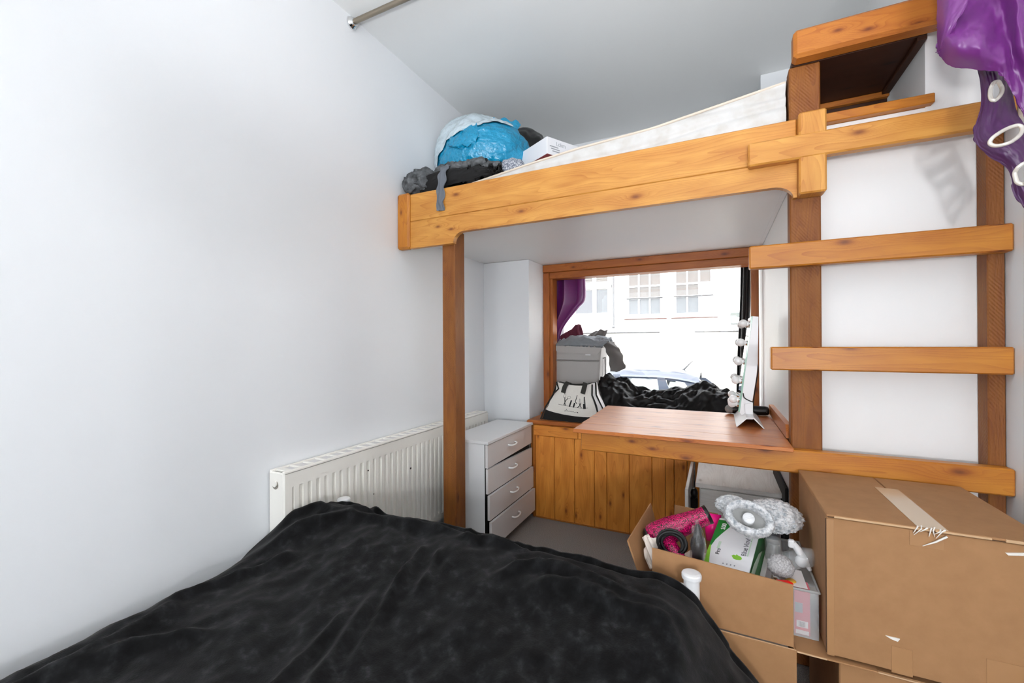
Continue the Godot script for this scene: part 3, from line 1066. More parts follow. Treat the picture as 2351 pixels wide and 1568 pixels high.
func chest() -> void:
	var t := thing("chest_of_drawers", "light grey chest of four drawers with small white bow handles behind the post", "chest of drawers", P(-1.45, 0, 2.59))
	box("carcass", P(-1.548, 0.03, 2.245), P(-1.276, 0.70, 2.925), M.chest_grey, t, 0.002)
	box("top", P(-1.552, 0.700, 2.236), P(-1.246, 0.718, 2.934), M.chest_grey, t, 0.002)
	box("drawer_gap_shade", P(-1.277, 0.06, 2.247), P(-1.2745, 0.698, 2.923), M.gap_shade_and_chip, t, 0.0003)  # dark sheet that stands for the shade between the drawers
	box("plinth", P(-1.54, 0.001, 2.25), P(-1.30, 0.058, 2.92), M.chest_front, t, 0.002)
	var rows := [[0.553, 0.694, -1.257, 0.0, 0.012], [0.396, 0.548, -1.254, -0.020, 0.0], [0.238, 0.388, -1.243, 0.0, 0.0], [0.066, 0.229, -1.231, 0.0, 0.0]]
	for r in rows:
		var x: float = r[2]
		var st := mb()
		var tilt := Transform3D(Basis.IDENTITY, Vector3.ZERO)
		var p := PackedVector2Array([Vector2(2.250, r[0]), Vector2(2.926, r[0] + r[4]), Vector2(2.926, r[1] + r[3]), Vector2(2.250, r[1])])
		extr(st, p, 0.0, 0.016, Transform3D(Basis(Vector3(0, 0, -1), Vector3.UP, Vector3(1, 0, 0)), Vector3(x - 0.016, 0, 0)) * tilt)
		var d := ob("drawer", st, M.chest_front, t)
		var y: float = (r[0] + r[1]) / 2 + 0.012
		st = mb()
		var arc := []
		for i in 11:
			var a := PI * i / 10.0
			arc.append(P(x - 0.002 + 0.028 * pow(sin(a), 0.6), y - 0.006 * sin(a), 2.585 - 0.052 * cos(a)))
		tube(st, arc, 0.0065, 8)
		ob("handle", st, M.handle_white, d)


# ---------------------------------------------------------------- the double bed under its black blanket
var folds := [
	[[Vector2(-1.62, 1.06), Vector2(-1.58, 1.22), Vector2(-1.54, 1.28), Vector2(-1.46, 1.28), Vector2(-1.38, 1.36), Vector2(-1.3, 1.47)], 0.026, 0.022],
	[[Vector2(-1.57, 0.98), Vector2(-1.50, 1.15), Vector2(-1.38, 1.3), Vector2(-1.25, 1.34), Vector2(-1.05, 1.37), Vector2(-0.86, 1.39)], 0.026, 0.022],
	[[Vector2(-0.95, 1.19), Vector2(-0.9, 0.99), Vector2(-0.82, 0.77)], 0.018, 0.016], [[Vector2(-0.97, 1.03), Vector2(-0.9, 0.82), Vector2(-0.83, 0.6)], 0.020, 0.018],
	[[Vector2(-1.0, 0.96), Vector2(-0.95, 0.72), Vector2(-0.93, 0.6)], 0.016, 0.016], [[Vector2(-1.51, 0.75), Vector2(-1.45, 0.55), Vector2(-1.48, 0.3)], 0.022, 0.022],
	[[Vector2(-1.25, 0.71), Vector2(-1.4, 0.57), Vector2(-1.45, 0.40)], 0.020, 0.018], [[Vector2(-1.40, 1.08), Vector2(-1.49, 0.85), Vector2(-1.53, 0.70)], 0.020, 0.020],
	[[Vector2(-0.66, 1.16), Vector2(-0.58, 1.26), Vector2(-0.49, 1.3), Vector2(-0.37, 1.28), Vector2(-0.23, 1.25), Vector2(-0.10, 1.24)], 0.022, 0.022],
	[[Vector2(-0.55, 1.12), Vector2(-0.47, 1.22), Vector2(-0.39, 1.235), Vector2(-0.25, 1.205), Vector2(-0.13, 1.195), Vector2(-0.09, 1.13), Vector2(-0.07, 0.95)], 0.024, 0.020],
	[[Vector2(-0.89, 1.35), Vector2(-0.78, 1.37), Vector2(-0.62, 1.385)], 0.016, 0.018], [[Vector2(-0.97, 1.28), Vector2(-0.94, 1.14), Vector2(-0.91, 1.01)], 0.014, 0.014],
	[[Vector2(-0.90, 1.27), Vector2(-0.86, 1.15), Vector2(-0.84, 1.05)], 0.012, 0.013],
]


func rumple(p: Vector2) -> float:
	var h := 0.0
	for f in folds:
		var best := 9.0
		var where := 0.0
		var pts: Array = f[0]
		for i in pts.size() - 1:
			var q := Geometry2D.get_closest_point_to_segment(p, pts[i], pts[i + 1])
			var d := p.distance_to(q)
			if d < best:
				best = d
				where = (i + pts[i].distance_to(q) / maxf(pts[i].distance_to(pts[i + 1]), 0.001)) / (pts.size() - 1)
		if best < 0.09:
			h += 1.25 * f[2] * exp(-pow(best / f[1], 2)) * smoothstep(0.0, 0.2, where) * (1 - smoothstep(0.8, 1.0, where) * 0.6)
	h -= 0.016 * absf(nz.get_noise_2d(p.x * 3.2 + p.y * 1.6 + 5.0, p.y * 2.0 - p.x * 0.7)) + 0.007 * absf(nz.get_noise_2d(p.x * 8.0 + p.y * 3.0, p.y * 4.0 - p.x * 2.0 + 11.0))
	h += 0.010 * nz.get_noise_2d(p.x * 2.2, p.y * 3.4) + 0.004 * nz.get_noise_2d(p.x * 9.0 + 7, p.y * 7.0)
	return h


func double_bed() -> void:
	var t := thing("bed", "double bed with a white tubular metal frame, mostly hidden under the black blanket", "bed", P(-0.85, 0, 0.45))
	box("mattress", P(-1.62, 0.25, -0.55), P(-0.12, 0.42, 1.33), M.mattress_cloth, t, 0.05)
	for x in [-1.58, -0.076]:
		for d in [1.445, -0.60]:
			var st := mb()
			tube(st, [P(x, 0.001, d), P(x, 0.56, d)], 0.019, 16)
			var post := ob("post", st, M.white_metal, t)
			st = mb()
			lathe(st, [Vector2(0.0001, 0.50), Vector2(0.0235, 0.50), Vector2(0.0235, 0.572), Vector2(0.0285, 0.575), Vector2(0.0295, 0.580), Vector2(0.0295, 0.588), Vector2(0.027, 0.592), Vector2(0.020, 0.594), Vector2(0.0001, 0.5945)], Transform3D(Basis.IDENTITY, P(x, 0, d)), 40, 1.0, -1)
			ob("finial", st, M.white_plastic, post)
	for d in [1.445, -0.60]:
		for y in [0.54, 0.30]:
			var st := mb()
			tube(st, [P(-1.58, y, d), P(-0.076, y, d)], 0.013, 10)
			ob("foot_rail" if d > 0 else "head_rail", st, M.white_metal, t)
	for x in [-1.58, -0.14]:
		box("side_rail", P(x - 0.015, 0.22, -0.60), P(x + 0.015, 0.28, 1.44), M.white_metal, t)

	# the blanket: cross-sections from the wall over the bed to the drop on the room side, then down over the foot
	var st := mb()
	var nu := 200
	var nv := 190
	var sheet := func(u: float, v: float) -> Vector3:
		var d := lerpf(-0.62, 1.405, minf(v / 0.93, 1.0))
		var foot := maxf(0.0, (v - 0.93) / 0.07)
		var rise := smoothstep(0.80, 1.33, d)
		var top := 0.522 + 0.068 * rise
		var left := smoothstep(0.85, 1.12, d)
		var x: float
		var y: float
		if u < 0.70:
			var wall := lerpf(-1.738, -1.634, smoothstep(0.45, 1.17, d))
			x = lerpf(wall, -0.16, u / 0.70)
			y = top + 0.036 * exp(-pow((x + 1.59) / 0.16, 2) - pow((d - 1.25) / 0.13, 2))
			var near := 1.0 - left
			y -= 0.075 * smoothstep(0.0, 1.0, clampf((-1.535 - x) / 0.17, 0, 1)) * near
			y -= 0.05 * smoothstep(wall + 0.08, wall - 0.01, x) * (0.35 + 0.65 * near)
		else:
			# over the edge of the mattress: a rounded shoulder, then a flared drop
			var s := (u - 0.70) / 0.30 * 0.78
			var flare := lerpf(0.10, 0.80, smoothstep(0.75, 1.40, d)) + 0.06 * sin(d * 17.0) * smoothstep(0.1, 0.5, s)
			var r := 0.13
			var arc := minf(s / r, 1.15)
			x = -0.16 + r * sin(arc)
			y = top - r * (1 - cos(arc))
			var rest := maxf(0.0, s - r * 1.15)
			var dir := Vector2(flare, -1.0).normalized()
			x += rest * dir.x
			y += rest * dir.y
		var w := rumple(Vector2(x, d)) * (1 - smoothstep(0.70, 0.80, u)) + 0.012 * nz.get_noise_2d(u * 12.0, d * 5.0) * smoothstep(0.72, 0.85, u)
		y += w
		if u > 0.8:
			x += w
		y = maxf(y, 0.02)
		# rounded over the foot rail and hanging down
		var fd := 0.0
		if foot > 0:
			fd = 0.03 * sin(minf(foot * 4.0, PI / 2))
			y = maxf(y - 0.40 * maxf(0, foot - 0.10), 0.015)
		else:
			y -= 0.018 * smoothstep(1.37, 1.405, d)
		return P(x, y, d + fd)
	grid(st, nu, nv, sheet, false, 0)
	tag(ob("blanket", st, M.velvet), "large rumpled black fleece blanket spread over the double bed", "blanket")


# ---------------------------------------------------------------- on the loft bed
func mattress_top(x: float) -> float:
	var xs := [-1.75, -1.39, -1.19, -0.94, -0.63, -0.27, 0.01, 0.265]
	var ys := [2.215, 2.226, 2.248, 2.281, 2.314, 2.334, 2.372, 2.407]
	for i in xs.size() - 1:
		if x <= xs[i + 1]:
			return lerpf(ys[i], ys[i + 1], (x - xs[i]) / (xs[i + 1] - xs[i]))
	return ys[-1]


func loft_things() -> void:
	var t := thing("loft_mattress", "worn white quilted mattress on the loft bed, rising towards the post", "mattress", P(-0.74, 2.031, 2.6))
	var st := mb()
	var ring := func(u: float, v: float) -> Vector3:
		# v round the section: front face up, over the top, down the back
		var x := lerpf(-1.745, 0.263, u)
		var top := mattress_top(x)
		var slope := clampf((x + 0.7) / 0.95, 0, 1)
		if v < 0.55:
			var s := v / 0.55
			var y := lerpf(2.032, top - 0.012, s)
			var seam := 0.0
			for k in 4:
				var level := lerpf(0.30, 0.93, k / 3.0) + 0.10 * (1 - slope) - 0.05 * sin(x * 5.0 + k * 2.0)
				seam += exp(-pow((s - level) / 0.045, 2)) * (0.4 + 0.6 * slope)
			return P(x, y, 2.088 - 0.010 * sin(PI * s) + 0.016 * seam + 0.006 * nz.get_noise_2d(x * 5.0, y * 30.0) * slope)
		var q := (v - 0.55) / 0.45
		if q < 0.12:
			var a := q / 0.12 * PI / 2
			return P(x, top - 0.012 + 0.012 * sin(a), 2.100 - 0.012 * cos(a))
		if q < 0.92:
			return P(x, top + 0.004 * nz.get_noise_2d(x * 4.0, q * 6.0), lerpf(2.100, 3.18, (q - 0.12) / 0.8))
		return P(x, lerpf(top, 2.032, (q - 0.92) / 0.08), 3.19)
	grid(st, 120, 90, ring, false, 0)
	ob("cover", st, M.mattress_cloth, t)
	st = mb()
	var cord := []
	for i in 60:
		var x := lerpf(-1.74, 0.262, i / 59.0)
		cord.append(P(x, mattress_top(x) - 0.008, 2.091))
	tube(st, cord, 0.006, 8)
	ob("piping", st, M.piping, t)

	# the big blue and clear bag
	var b := thing("storage_bag", "large bulging bag of bright blue and clear plastic film on the loft bed", "bag", P(-1.42, 2.24, 2.5))
	st = mb()
	var crumple := func(n: Vector3) -> float:
		var w := 1.0 + 0.05 * nz.get_noise_3d(n.x * 1.6, n.y * 1.6, n.z * 1.6)
		var q := n.y * 9.0 + n.x * 2.5 + 2.0 * nz.get_noise_3d(n.x * 2, n.y * 2, n.z * 2)
		w += 0.014 * absf(sin(q)) + 0.03 * nz.get_noise_3d(n.x * 5, n.y * 7, n.z * 5)
		if n.y < -0.35:
			w *= 1.0 - 0.25 * (-0.35 - n.y)
		return w
	var cen := P(-1.405, 2.525, 2.50)
	var rad := Vector3(0.325, 0.245, 0.30)
	blob(st, cen, rad, 90, 60, crumple)
	ob("inner_bag", st, M.bag_blue, b)
	st = mb()
	# the clear film hangs over the upper left of the blue one, with a torn lower edge
	var over := func(u: float, v: float) -> Vector3:
		var th := lerpf(-2.9, 1.15, u)
		var lo := 0.02 + 0.62 * smoothstep(0.35, 0.95, u) + 0.07 * sin(u * 23.0) + 0.05 * nz.get_noise_1d(u * 14.0) - 0.40 * smoothstep(0.25, 0.0, absf(u - 0.42))
		var ph := lerpf(lo, PI / 2, v)
		var n := Vector3(cos(ph) * sin(th), sin(ph), cos(ph) * cos(th))
		var lift := 1.03 + 0.02 * sin(PI * v) + 0.09 * exp(-pow((th + 1.0) / 0.8, 2)) * smoothstep(0.1, 0.7, v)
		return cen + n * rad * float(crumple.call(n)) * lift + Vector3(-0.04, 0.05, 0) * smoothstep(0.2, 0.8, v)
	grid(st, 80, 24, over, false, 0)
	ob("outer_bag", st, M.bag_clear, b)
	st = mb()
	var rags := [[P(-1.51, 2.60, 2.235), P(-1.40, 2.63, 2.215), P(-1.31, 2.655, 2.23)], [P(-1.50, 2.545, 2.20), P(-1.38, 2.53, 2.185), P(-1.29, 2.57, 2.205)], [P(-1.44, 2.52, 2.20), P(-1.36, 2.505, 2.19), P(-1.30, 2.53, 2.21)]]
	rags.reverse()
	cloth(st, rags, 16, 10, 0.002, func(u, v, _p): return Vector3(0, 0.008 * sin(u * 19.0), 0.008 * sin(u * 13.0 + v * 7.0)))
	ob("torn_flap", st, M.bag_blue, b)
	st = mb()
	var top := [[P(-1.30, 2.715, 2.40), P(-1.22, 2.705, 2.40), P(-1.14, 2.68, 2.46)], [P(-1.305, 2.765, 2.42), P(-1.22, 2.762, 2.44), P(-1.135, 2.735, 2.50)]]
	cloth(st, top, 16, 6, 0.004, func(u, v, _p): return Vector3(0, 0.010 * sin(u * 17.0) * v, 0.012 * sin(u * 9.0)))
	ob("bag_mouth", st, M.bag_blue, b)

	st = mb()
	blob(st, P(-1.235, 2.56, 2.80), Vector3(0.19, 0.285, 0.2), 60, 40, func(n): return 1.0 + 0.06 * nz.get_noise_3d(n.x * 2, n.y * 3, n.z * 2) + 0.025 * absf(sin(n.y * 5 + n.x * 7)))
	tag(ob("bin_bag", st, M.black_film), "shiny black bin bag behind the blue bag on the loft bed", "bag")

	# folded black trousers with a grey waistband
	var tr := thing("folded_trousers", "folded black trousers with a crumpled grey waistband on the edge of the loft bed", "trousers", P(-1.42, 2.23, 2.18))
	st = mb()
	var leg := [[P(-1.66, 2.232, 2.09), P(-1.45, 2.236, 2.075), P(-1.25, 2.25, 2.075), P(-1.09, 2.27, 2.09)], [P(-1.67, 2.275, 2.07), P(-1.45, 2.29, 2.055), P(-1.24, 2.295, 2.06), P(-1.07, 2.285, 2.085)], [P(-1.66, 2.33, 2.09), P(-1.45, 2.335, 2.08), P(-1.24, 2.325, 2.09), P(-1.10, 2.30, 2.11)], [P(-1.66, 2.34, 2.30), P(-1.45, 2.345, 2.30), P(-1.24, 2.335, 2.30), P(-1.10, 2.31, 2.30)]]
	cloth(st, leg, 40, 24, 0.02, func(u, v, p): return Vector3(0, 0.008 * nz.get_noise_2d(u * 6, v * 5), 0.006 * nz.get_noise_2d(u * 9, v * 9)))
	ob("legs", st, M.cloth_black, tr)
	for w in [[-1.52, -1.32, 2.352, 0.028], [-1.34, -1.17, 2.348, 0.026], [-1.20, -1.08, 2.318, 0.022]]:
		st = mb()
		var roll := func(u: float, v: float) -> Vector3:
			var x := lerpf(w[0], w[1], u)
			var a := -TAU * v
			var r: float = w[3] * (0.75 + 0.45 * sin(PI * u)) * (1 + 0.35 * nz.get_noise_2d(x * 24.0, sin(a) * 2.0 + cos(a)) + 0.12 * sin(x * 95.0 + a * 2))
			return P(x, w[2] - 0.10 * maxf(0, x + 1.16) + r * sin(-a), 2.105 - r * cos(a))
		grid(st, 40, 16, roll, true, 0)
		ob("waistband", st, M.denim_grey, tr)
	st = mb()
	cloth(st, [[P(-1.458, 2.083, 2.022), P(-1.435, 2.080, 2.020), P(-1.412, 2.083, 2.022)], [P(-1.456, 2.20, 2.022), P(-1.432, 2.20, 2.016), P(-1.408, 2.20, 2.022)], [P(-1.452, 2.32, 2.044), P(-1.43, 2.33, 2.040), P(-1.402, 2.325, 2.044)], [P(-1.447, 2.365, 2.09), P(-1.425, 2.37, 2.088), P(-1.398, 2.365, 2.09)]], 14, 50, 0.006, func(u, v, _p): return Vector3(0.003 * sin(v * 30), 0, 0.005 * sin(v * 26 + u * 5) + 0.004 * cos(u * 12)))
	ob("strap", st, M.belt_grey, tr)

	# the crumpled grey hoodie in the corner
	var hd := thing("hoodie", "crumpled dark grey garment bunched in the corner of the loft bed by the wall", "clothes", P(-1.66, 2.222, 2.12))
	for q in [[-1.672, 2.295, 2.11, 0.072, 0.074, 0.085, 1], [-1.625, 2.335, 2.13, 0.085, 0.055, 0.09, 2], [-1.60, 2.30, 2.09, 0.06, 0.055, 0.045, 3]]:
		st = mb()
		var k: float = q[6]
		blob(st, P(q[0], q[1], q[2]), Vector3(q[3], q[4], q[5]), 44, 30, func(n): return 1.0 + 0.16 * nz.get_noise_3d(n.x * 2.2 + k * 5, n.y * 2.2, n.z * 2.2) + 0.06 * sin(n.y * 9 + n.x * 6 + k * 2) + 0.05 * nz.get_noise_3d(n.x * 7, n.y * 7, n.z * 7 + k))
		ob("fold", st, M.denim_grey, hd)
	st = mb()
	var cuff := []
	for i in 22:
		var a := TAU * i / 21.0 * 0.93
		cuff.append(P(-1.672 + 0.042 * cos(a), 2.272 + 0.038 * sin(a), 2.042 + 0.01 * sin(2 * a)))
	tube(st, cuff, 0.012, 10)
	ob("cuff", st, M.denim_grey, hd)

	st = mb()
	blob(st, P(-1.085, 2.335, 2.26), Vector3(0.085, 0.065, 0.08), 40, 26, func(n): return 1.0 + 0.14 * nz.get_noise_3d(n.x * 2, n.y * 2, n.z * 2) + 0.05 * sin(n.x * 12 + n.y * 7))
	tag(ob("patterned_cloth", st, M.floral), "small bunched white cloth with a dark pattern beside the white carton", "cloth")

	# white carton seen corner on, overhanging the folded sheet under it
	st = mb()
	var xf := Transform3D(Basis(Vector3.UP, deg_to_rad(-30)), P(-0.881, 2.413, 2.30))
	bx(st, Vector3(-0.23, -0.118, -0.25), Vector3(-0.075, -0.001, -0.09), 0.02, xf)
	tag(ob("folded_sheet", st, M.mattress_cloth), "small folded white sheet under the white carton on the loft mattress", "sheet")
	var ct := thing("carton", "white product carton standing corner-on on the loft bed, red patch under its near corner", "box", P(-0.93, 2.413, 2.42))
	box("carton_body", Vector3(-0.264, 0.001, -0.29), Vector3(0, 0.101, 0), M.carton_white, ct, 0.002, xf)
	box("red_print", Vector3(-0.15, 0.0, -0.20), Vector3(-0.002, 0.0012, -0.002), M.print_red, ct, 0.0003, xf)
	words("print", "Lokm", 0.030, xf * Transform3D(Basis(Vector3.UP, PI / 2), Vector3(0.0006, 0.072, -0.105)), M.print_grey, ct)
	for k in 3:
		box("print_line", Vector3(0.0002, 0.048 - k * 0.013, -0.085 - 0.01 * k), Vector3(0.0008, 0.054 - k * 0.013, -0.02 - 0.01 * k), M.print_grey, ct, 0.0001, xf)


# ---------------------------------------------------------------- in the bay
func window_things() -> void:
	# purple curtain gathered at the left of the bay
	var st := mb()
	var pleat := func(u: float, v: float, _p: Vector3) -> Vector3:
		return Vector3(0.012 * sin(u * 22.0), 0, 0.030 * sin(u * 15.0 + 0.8) * (0.5 + 0.5 * v))
	var rows := [[P(-1.335, 1.20, 3.60), P(-1.325, 1.20, 3.57), P(-1.31, 1.20, 3.57), P(-1.29, 1.20, 3.60)],
		[P(-1.335, 1.36, 3.60), P(-1.32, 1.36, 3.56), P(-1.30, 1.37, 3.56), P(-1.26, 1.39, 3.60)],
		[P(-1.335, 1.46, 3.60), P(-1.30, 1.45, 3.56), P(-1.25, 1.47, 3.55), P(-1.195, 1.50, 3.60)],
		[P(-1.335, 1.60, 3.60), P(-1.27, 1.58, 3.56), P(-1.16, 1.60, 3.55), P(-1.09, 1.62, 3.60)],
		[P(-1.335, 1.74, 3.60), P(-1.24, 1.72, 3.56), P(-1.12, 1.70, 3.55), P(-1.028, 1.705, 3.60)],
		[P(-1.335, 1.95, 3.60), P(-1.24, 1.95, 3.57), P(-1.13, 1.95, 3.57), P(-1.035, 1.95, 3.60)]]
	cloth(st, rows, 90, 50, 0.003, pleat)
	tag(ob("curtain", st, M.satin_window), "purple satin curtain gathered at the left of the bay window", "curtain", "curtains in the bay window")
	st = mb()
	cloth(st, [[P(0.125, 0.80, 3.60), P(0.15, 0.80, 3.57), P(0.21, 0.80, 3.60)], [P(0.135, 1.2, 3.60), P(0.16, 1.2, 3.57), P(0.21, 1.2, 3.60)], [P(0.155, 1.6, 3.60), P(0.175, 1.6, 3.57), P(0.225, 1.6, 3.60)], [P(0.162, 1.95, 3.60), P(0.185, 1.95, 3.57), P(0.23, 1.95, 3.60)]], 40, 20, 0.004, func(u, _v, _p): return Vector3(0, 0, 0.012 * sin(u * 16.0)))
	tag(ob("curtain", st, M.satin_dark), "narrow dark curtain hanging at the right of the bay window behind the mirror", "curtain", "curtains in the bay window")
	st = mb()
	tube(st, [P(-1.336, 1.93, 3.60), P(0.28, 1.93, 3.60)], 0.011, 10)
	tag(ob("curtain_rail", st, M.white_metal), "slim white rail carrying the bay window curtains", "curtain rail")

	# grey canvas box with a flap lid
	var t := thing("storage_box", "grey canvas storage box with a flap lid behind the tote bag", "storage box", P(-1.08, 0.735, 3.62))
	st = mb()
	var q := func(x0: float, x1: float, y: float, d0: float, d1: float) -> Array:
		return [P(x0, y, d0), P(x1, y, d0), P(x1 + 0.01, y, d1), P(x0, y, d1)]
	var lo: Array = q.call(-1.300, -0.905, 0.736, 3.50, 3.72)
	var hi: Array = q.call(-1.272, -0.872, 1.268, 3.50, 3.72)
	var wall := func(u: float, v: float) -> Vector3:
		var s := fposmod(u, 1.0) * 4.0
		var i := int(s) % 4
		var f := s - int(s)
		var a: Vector3 = lo[i].lerp(lo[(i + 1) % 4], f)
		var b: Vector3 = hi[i].lerp(hi[(i + 1) % 4], f)
		var p := a.lerp(b, v)
		var bulge := 0.010 * sin(PI * v) * sin(PI * f)
		return p + (p - P(-1.09, p.y, 3.61)).normalized() * bulge
	grid(st, 64, 16, wall, false, 0)
	quad(st, hi[0], hi[1], hi[2], hi[3])
	ob("body", st, M.grey_canvas, t)
	st = mb()
	bx(st, P(-1.276, 1.268, 3.492), P(-0.866, 1.29, 3.725), 0.008)
	ob("lid", st, M.grey_canvas, t)
	st = mb()
	var flap := PackedVector2Array([Vector2(-1.276, 1.292), Vector2(-0.866, 1.270), Vector2(-0.872, 1.245), Vector2(-0.90, 1.212), Vector2(-1.25, 1.232), Vector2(-1.274, 1.255)])
	extr(st, flap, -3.491, -3.484)
	ob("flap", st, M.grey_canvas, t)
	box("band", P(-1.286, 1.155, 3.4865), P(-0.884, 1.168, 3.502), M.grey_canvas_band, t, 0.002)
	box("label", P(-1.0, 1.206, 3.482), P(-0.955, 1.215, 3.486), M.white_plastic, t, 0.001)
	st = mb()
	tube(st, [P(-0.868, 1.18, 3.56), P(-0.855, 1.19, 3.58), P(-0.855, 1.05, 3.585), P(-0.862, 0.99, 3.585)], 0.006, 8)
	ob("handle", st, M.grey_canvas_band, t)

	# a grey jacket thrown over the box
	t = thing("jacket", "grey jacket thrown over the canvas storage box, one sleeve hanging down", "jacket", P(-0.95, 1.29, 3.6))
	st = mb()
	cloth(st, [[P(-1.278, 1.286, 3.480), P(-1.10, 1.290, 3.479), P(-0.96, 1.286, 3.479), P(-0.85, 1.280, 3.480)], [P(-1.21, 1.345, 3.52), P(-1.10, 1.36, 3.51), P(-0.95, 1.345, 3.51), P(-0.81, 1.335, 3.53)], [P(-1.20, 1.345, 3.62), P(-1.10, 1.375, 3.62), P(-0.96, 1.37, 3.62), P(-0.82, 1.355, 3.62)], [P(-1.20, 1.31, 3.72), P(-1.1, 1.315, 3.72), P(-0.96, 1.31, 3.72), P(-0.80, 1.30, 3.70)]], 50, 30, 0.014, func(u, v, _p): return Vector3(0, (0.012 * nz.get_noise_2d(u * 7, v * 5) + 0.006 * sin(u * 20 + v * 8)) * smoothstep(0.0, 0.3, v), 0.008 * nz.get_noise_2d(u * 8 + 3, v * 8)))
	ob("body", st, M.jacket_light, t)
	st = mb()
	cloth(st, [[P(-0.80, 1.075, 3.52), P(-0.74, 1.078, 3.505), P(-0.678, 1.10, 3.53)], [P(-0.815, 1.18, 3.53), P(-0.75, 1.20, 3.505), P(-0.70, 1.20, 3.54)], [P(-0.845, 1.27, 3.52), P(-0.78, 1.285, 3.50), P(-0.735, 1.27, 3.55)], [P(-0.90, 1.335, 3.54), P(-0.85, 1.34, 3.53), P(-0.79, 1.32, 3.57)]], 24, 34, 0.022, func(u, v, _p): return Vector3(0.004 * sin(v * 22), 0, 0.007 * sin(v * 15 + u * 5)))
	ob("sleeve", st, M.jacket, t)
	st = mb()
	cloth(st, [[P(-1.06, 1.35, 3.64), P(-0.95, 1.36, 3.62), P(-0.86, 1.355, 3.61)], [P(-0.99, 1.395, 3.66), P(-0.93, 1.41, 3.64), P(-0.855, 1.40, 3.62)], [P(-0.96, 1.41, 3.69), P(-0.92, 1.425, 3.67), P(-0.85, 1.42, 3.65)]], 20, 12, 0.012, func(u, v, _p): return Vector3(0, 0.006 * sin(u * 14), 0.006 * sin(v * 9)))
	ob("collar", st, M.jacket, t)
	st = mb()
	cloth(st, [[P(-1.29, 1.32, 3.60), P(-1.22, 1.335, 3.585), P(-1.14, 1.345, 3.575), P(-1.055, 1.355, 3.58)], [P(-1.265, 1.375, 3.62), P(-1.20, 1.40, 3.60), P(-1.13, 1.42, 3.60), P(-1.065, 1.40, 3.60)], [P(-1.23, 1.40, 3.65), P(-1.18, 1.425, 3.63), P(-1.12, 1.475, 3.63), P(-1.085, 1.46, 3.63)]], 30, 16, 0.012, func(u, v, _p): return Vector3(0, 0.006 * sin(u * 25), 0.010 * sin(u * 22 + v * 5)))
	tag(ob("scarf", st, M.maroon), "crumpled maroon and purple cloth lying on the jacket below the curtain", "cloth")

	# tote bag
	t = thing("tote_bag", "cream canvas tote bag with hairdressing tools printed on it and a black base", "bag", P(-0.97, 0.735, 3.03))
	st = mb()
	var front := [[P(-1.195, 0.737, 2.985), P(-1.03, 0.737, 2.970), P(-0.86, 0.737, 2.970), P(-0.765, 0.737, 2.985)], [P(-1.165, 0.83, 3.01), P(-1.03, 0.83, 2.985), P(-0.88, 0.83, 2.985), P(-0.785, 0.83, 3.005)], [P(-1.115, 0.93, 3.045), P(-1.01, 0.93, 3.025), P(-0.90, 0.93, 3.025), P(-0.825, 0.93, 3.04)], [P(-1.105, 1.012, 3.075), P(-1.0, 0.997, 3.062), P(-0.90, 0.995, 3.062), P(-0.828, 1.015, 3.075)]]
	cloth(st, front, 30, 26, 0.004, func(u, v, _p): return Vector3(0, 0, 0.004 * nz.get_noise_2d(u * 5, v * 4)))
	ob("front", st, M.tote_canvas, t)
	st = mb()
	cloth(st, [[P(-0.755, 0.737, 2.985), P(-0.72, 0.737, 3.04), P(-0.72, 0.737, 3.10)], [P(-0.778, 0.83, 3.005), P(-0.745, 0.83, 3.05), P(-0.74, 0.83, 3.11)], [P(-0.822, 0.93, 3.04), P(-0.80, 0.93, 3.07), P(-0.785, 0.93, 3.12)], [P(-0.826, 1.015, 3.075), P(-0.815, 1.016, 3.09), P(-0.805, 1.02, 3.12)]], 10, 20, 0.004)
	ob("gusset", st, M.white_plastic, t)
	st = mb()
	cloth(st, [[P(-0.73, 0.737, 3.115), P(-0.97, 0.737, 3.125), P(-1.19, 0.737, 3.115)], [P(-0.76, 0.87, 3.12), P(-0.97, 0.87, 3.13), P(-1.15, 0.87, 3.12)], [P(-0.805, 1.02, 3.12), P(-0.97, 1.0, 3.125), P(-1.10, 1.015, 3.12)]], 12, 16, 0.004)
	ob("back", st, M.tote_strap, t)
	st = mb()
	cloth(st, [[P(-1.19, 0.737, 3.115), P(-1.205, 0.737, 3.05), P(-1.197, 0.737, 2.985)], [P(-1.15, 0.87, 3.12), P(-1.16, 0.87, 3.06), P(-1.147, 0.87, 3.02)], [P(-1.105, 1.013, 3.12), P(-1.10, 1.0, 3.09), P(-1.106, 1.012, 3.075)]], 10, 16, 0.004)
	ob("gusset", st, M.tote_trim, t)
	for e in [[P(-1.205, 0.737, 2.98), P(-1.172, 0.83, 3.004), P(-1.12, 0.93, 3.04), P(-1.085, 0.965, 3.05), P(-1.108, 1.014, 3.07)], [P(-0.768, 0.80, 2.996), P(-0.785, 0.86, 3.008), P(-0.822, 0.93, 3.034), P(-0.83, 1.005, 3.068)], [P(-0.745, 0.83, 3.046), P(-0.80, 0.93, 3.066), P(-0.808, 1.018, 3.085)]]:
		st = mb()
		tube(st, e, 0.006, 8)
		ob("binding", st, M.tote_trim, t)
	for x in [[-1.055, -1.030, -0.01], [-0.905, -0.895, 0.008]]:
		st = mb()
		cloth(st, [[P(x[0], 0.945, 3.018), P(x[0] + 0.034, 0.937, 3.014)], [P(x[0] + 0.006, 0.99, 3.044), P(x[0] + 0.04, 0.982, 3.040)], [P(x[1], 1.022, 3.062), P(x[1] + 0.034, 1.012, 3.06)], [P(x[1] + 0.006, 1.008, 3.095), P(x[1] + 0.04, 1.0, 3.095)]], 6, 16, 0.004)
		ob("strap", st, M.tote_strap, t)

	# black velvet throw heaped along the sill
	st = mb()
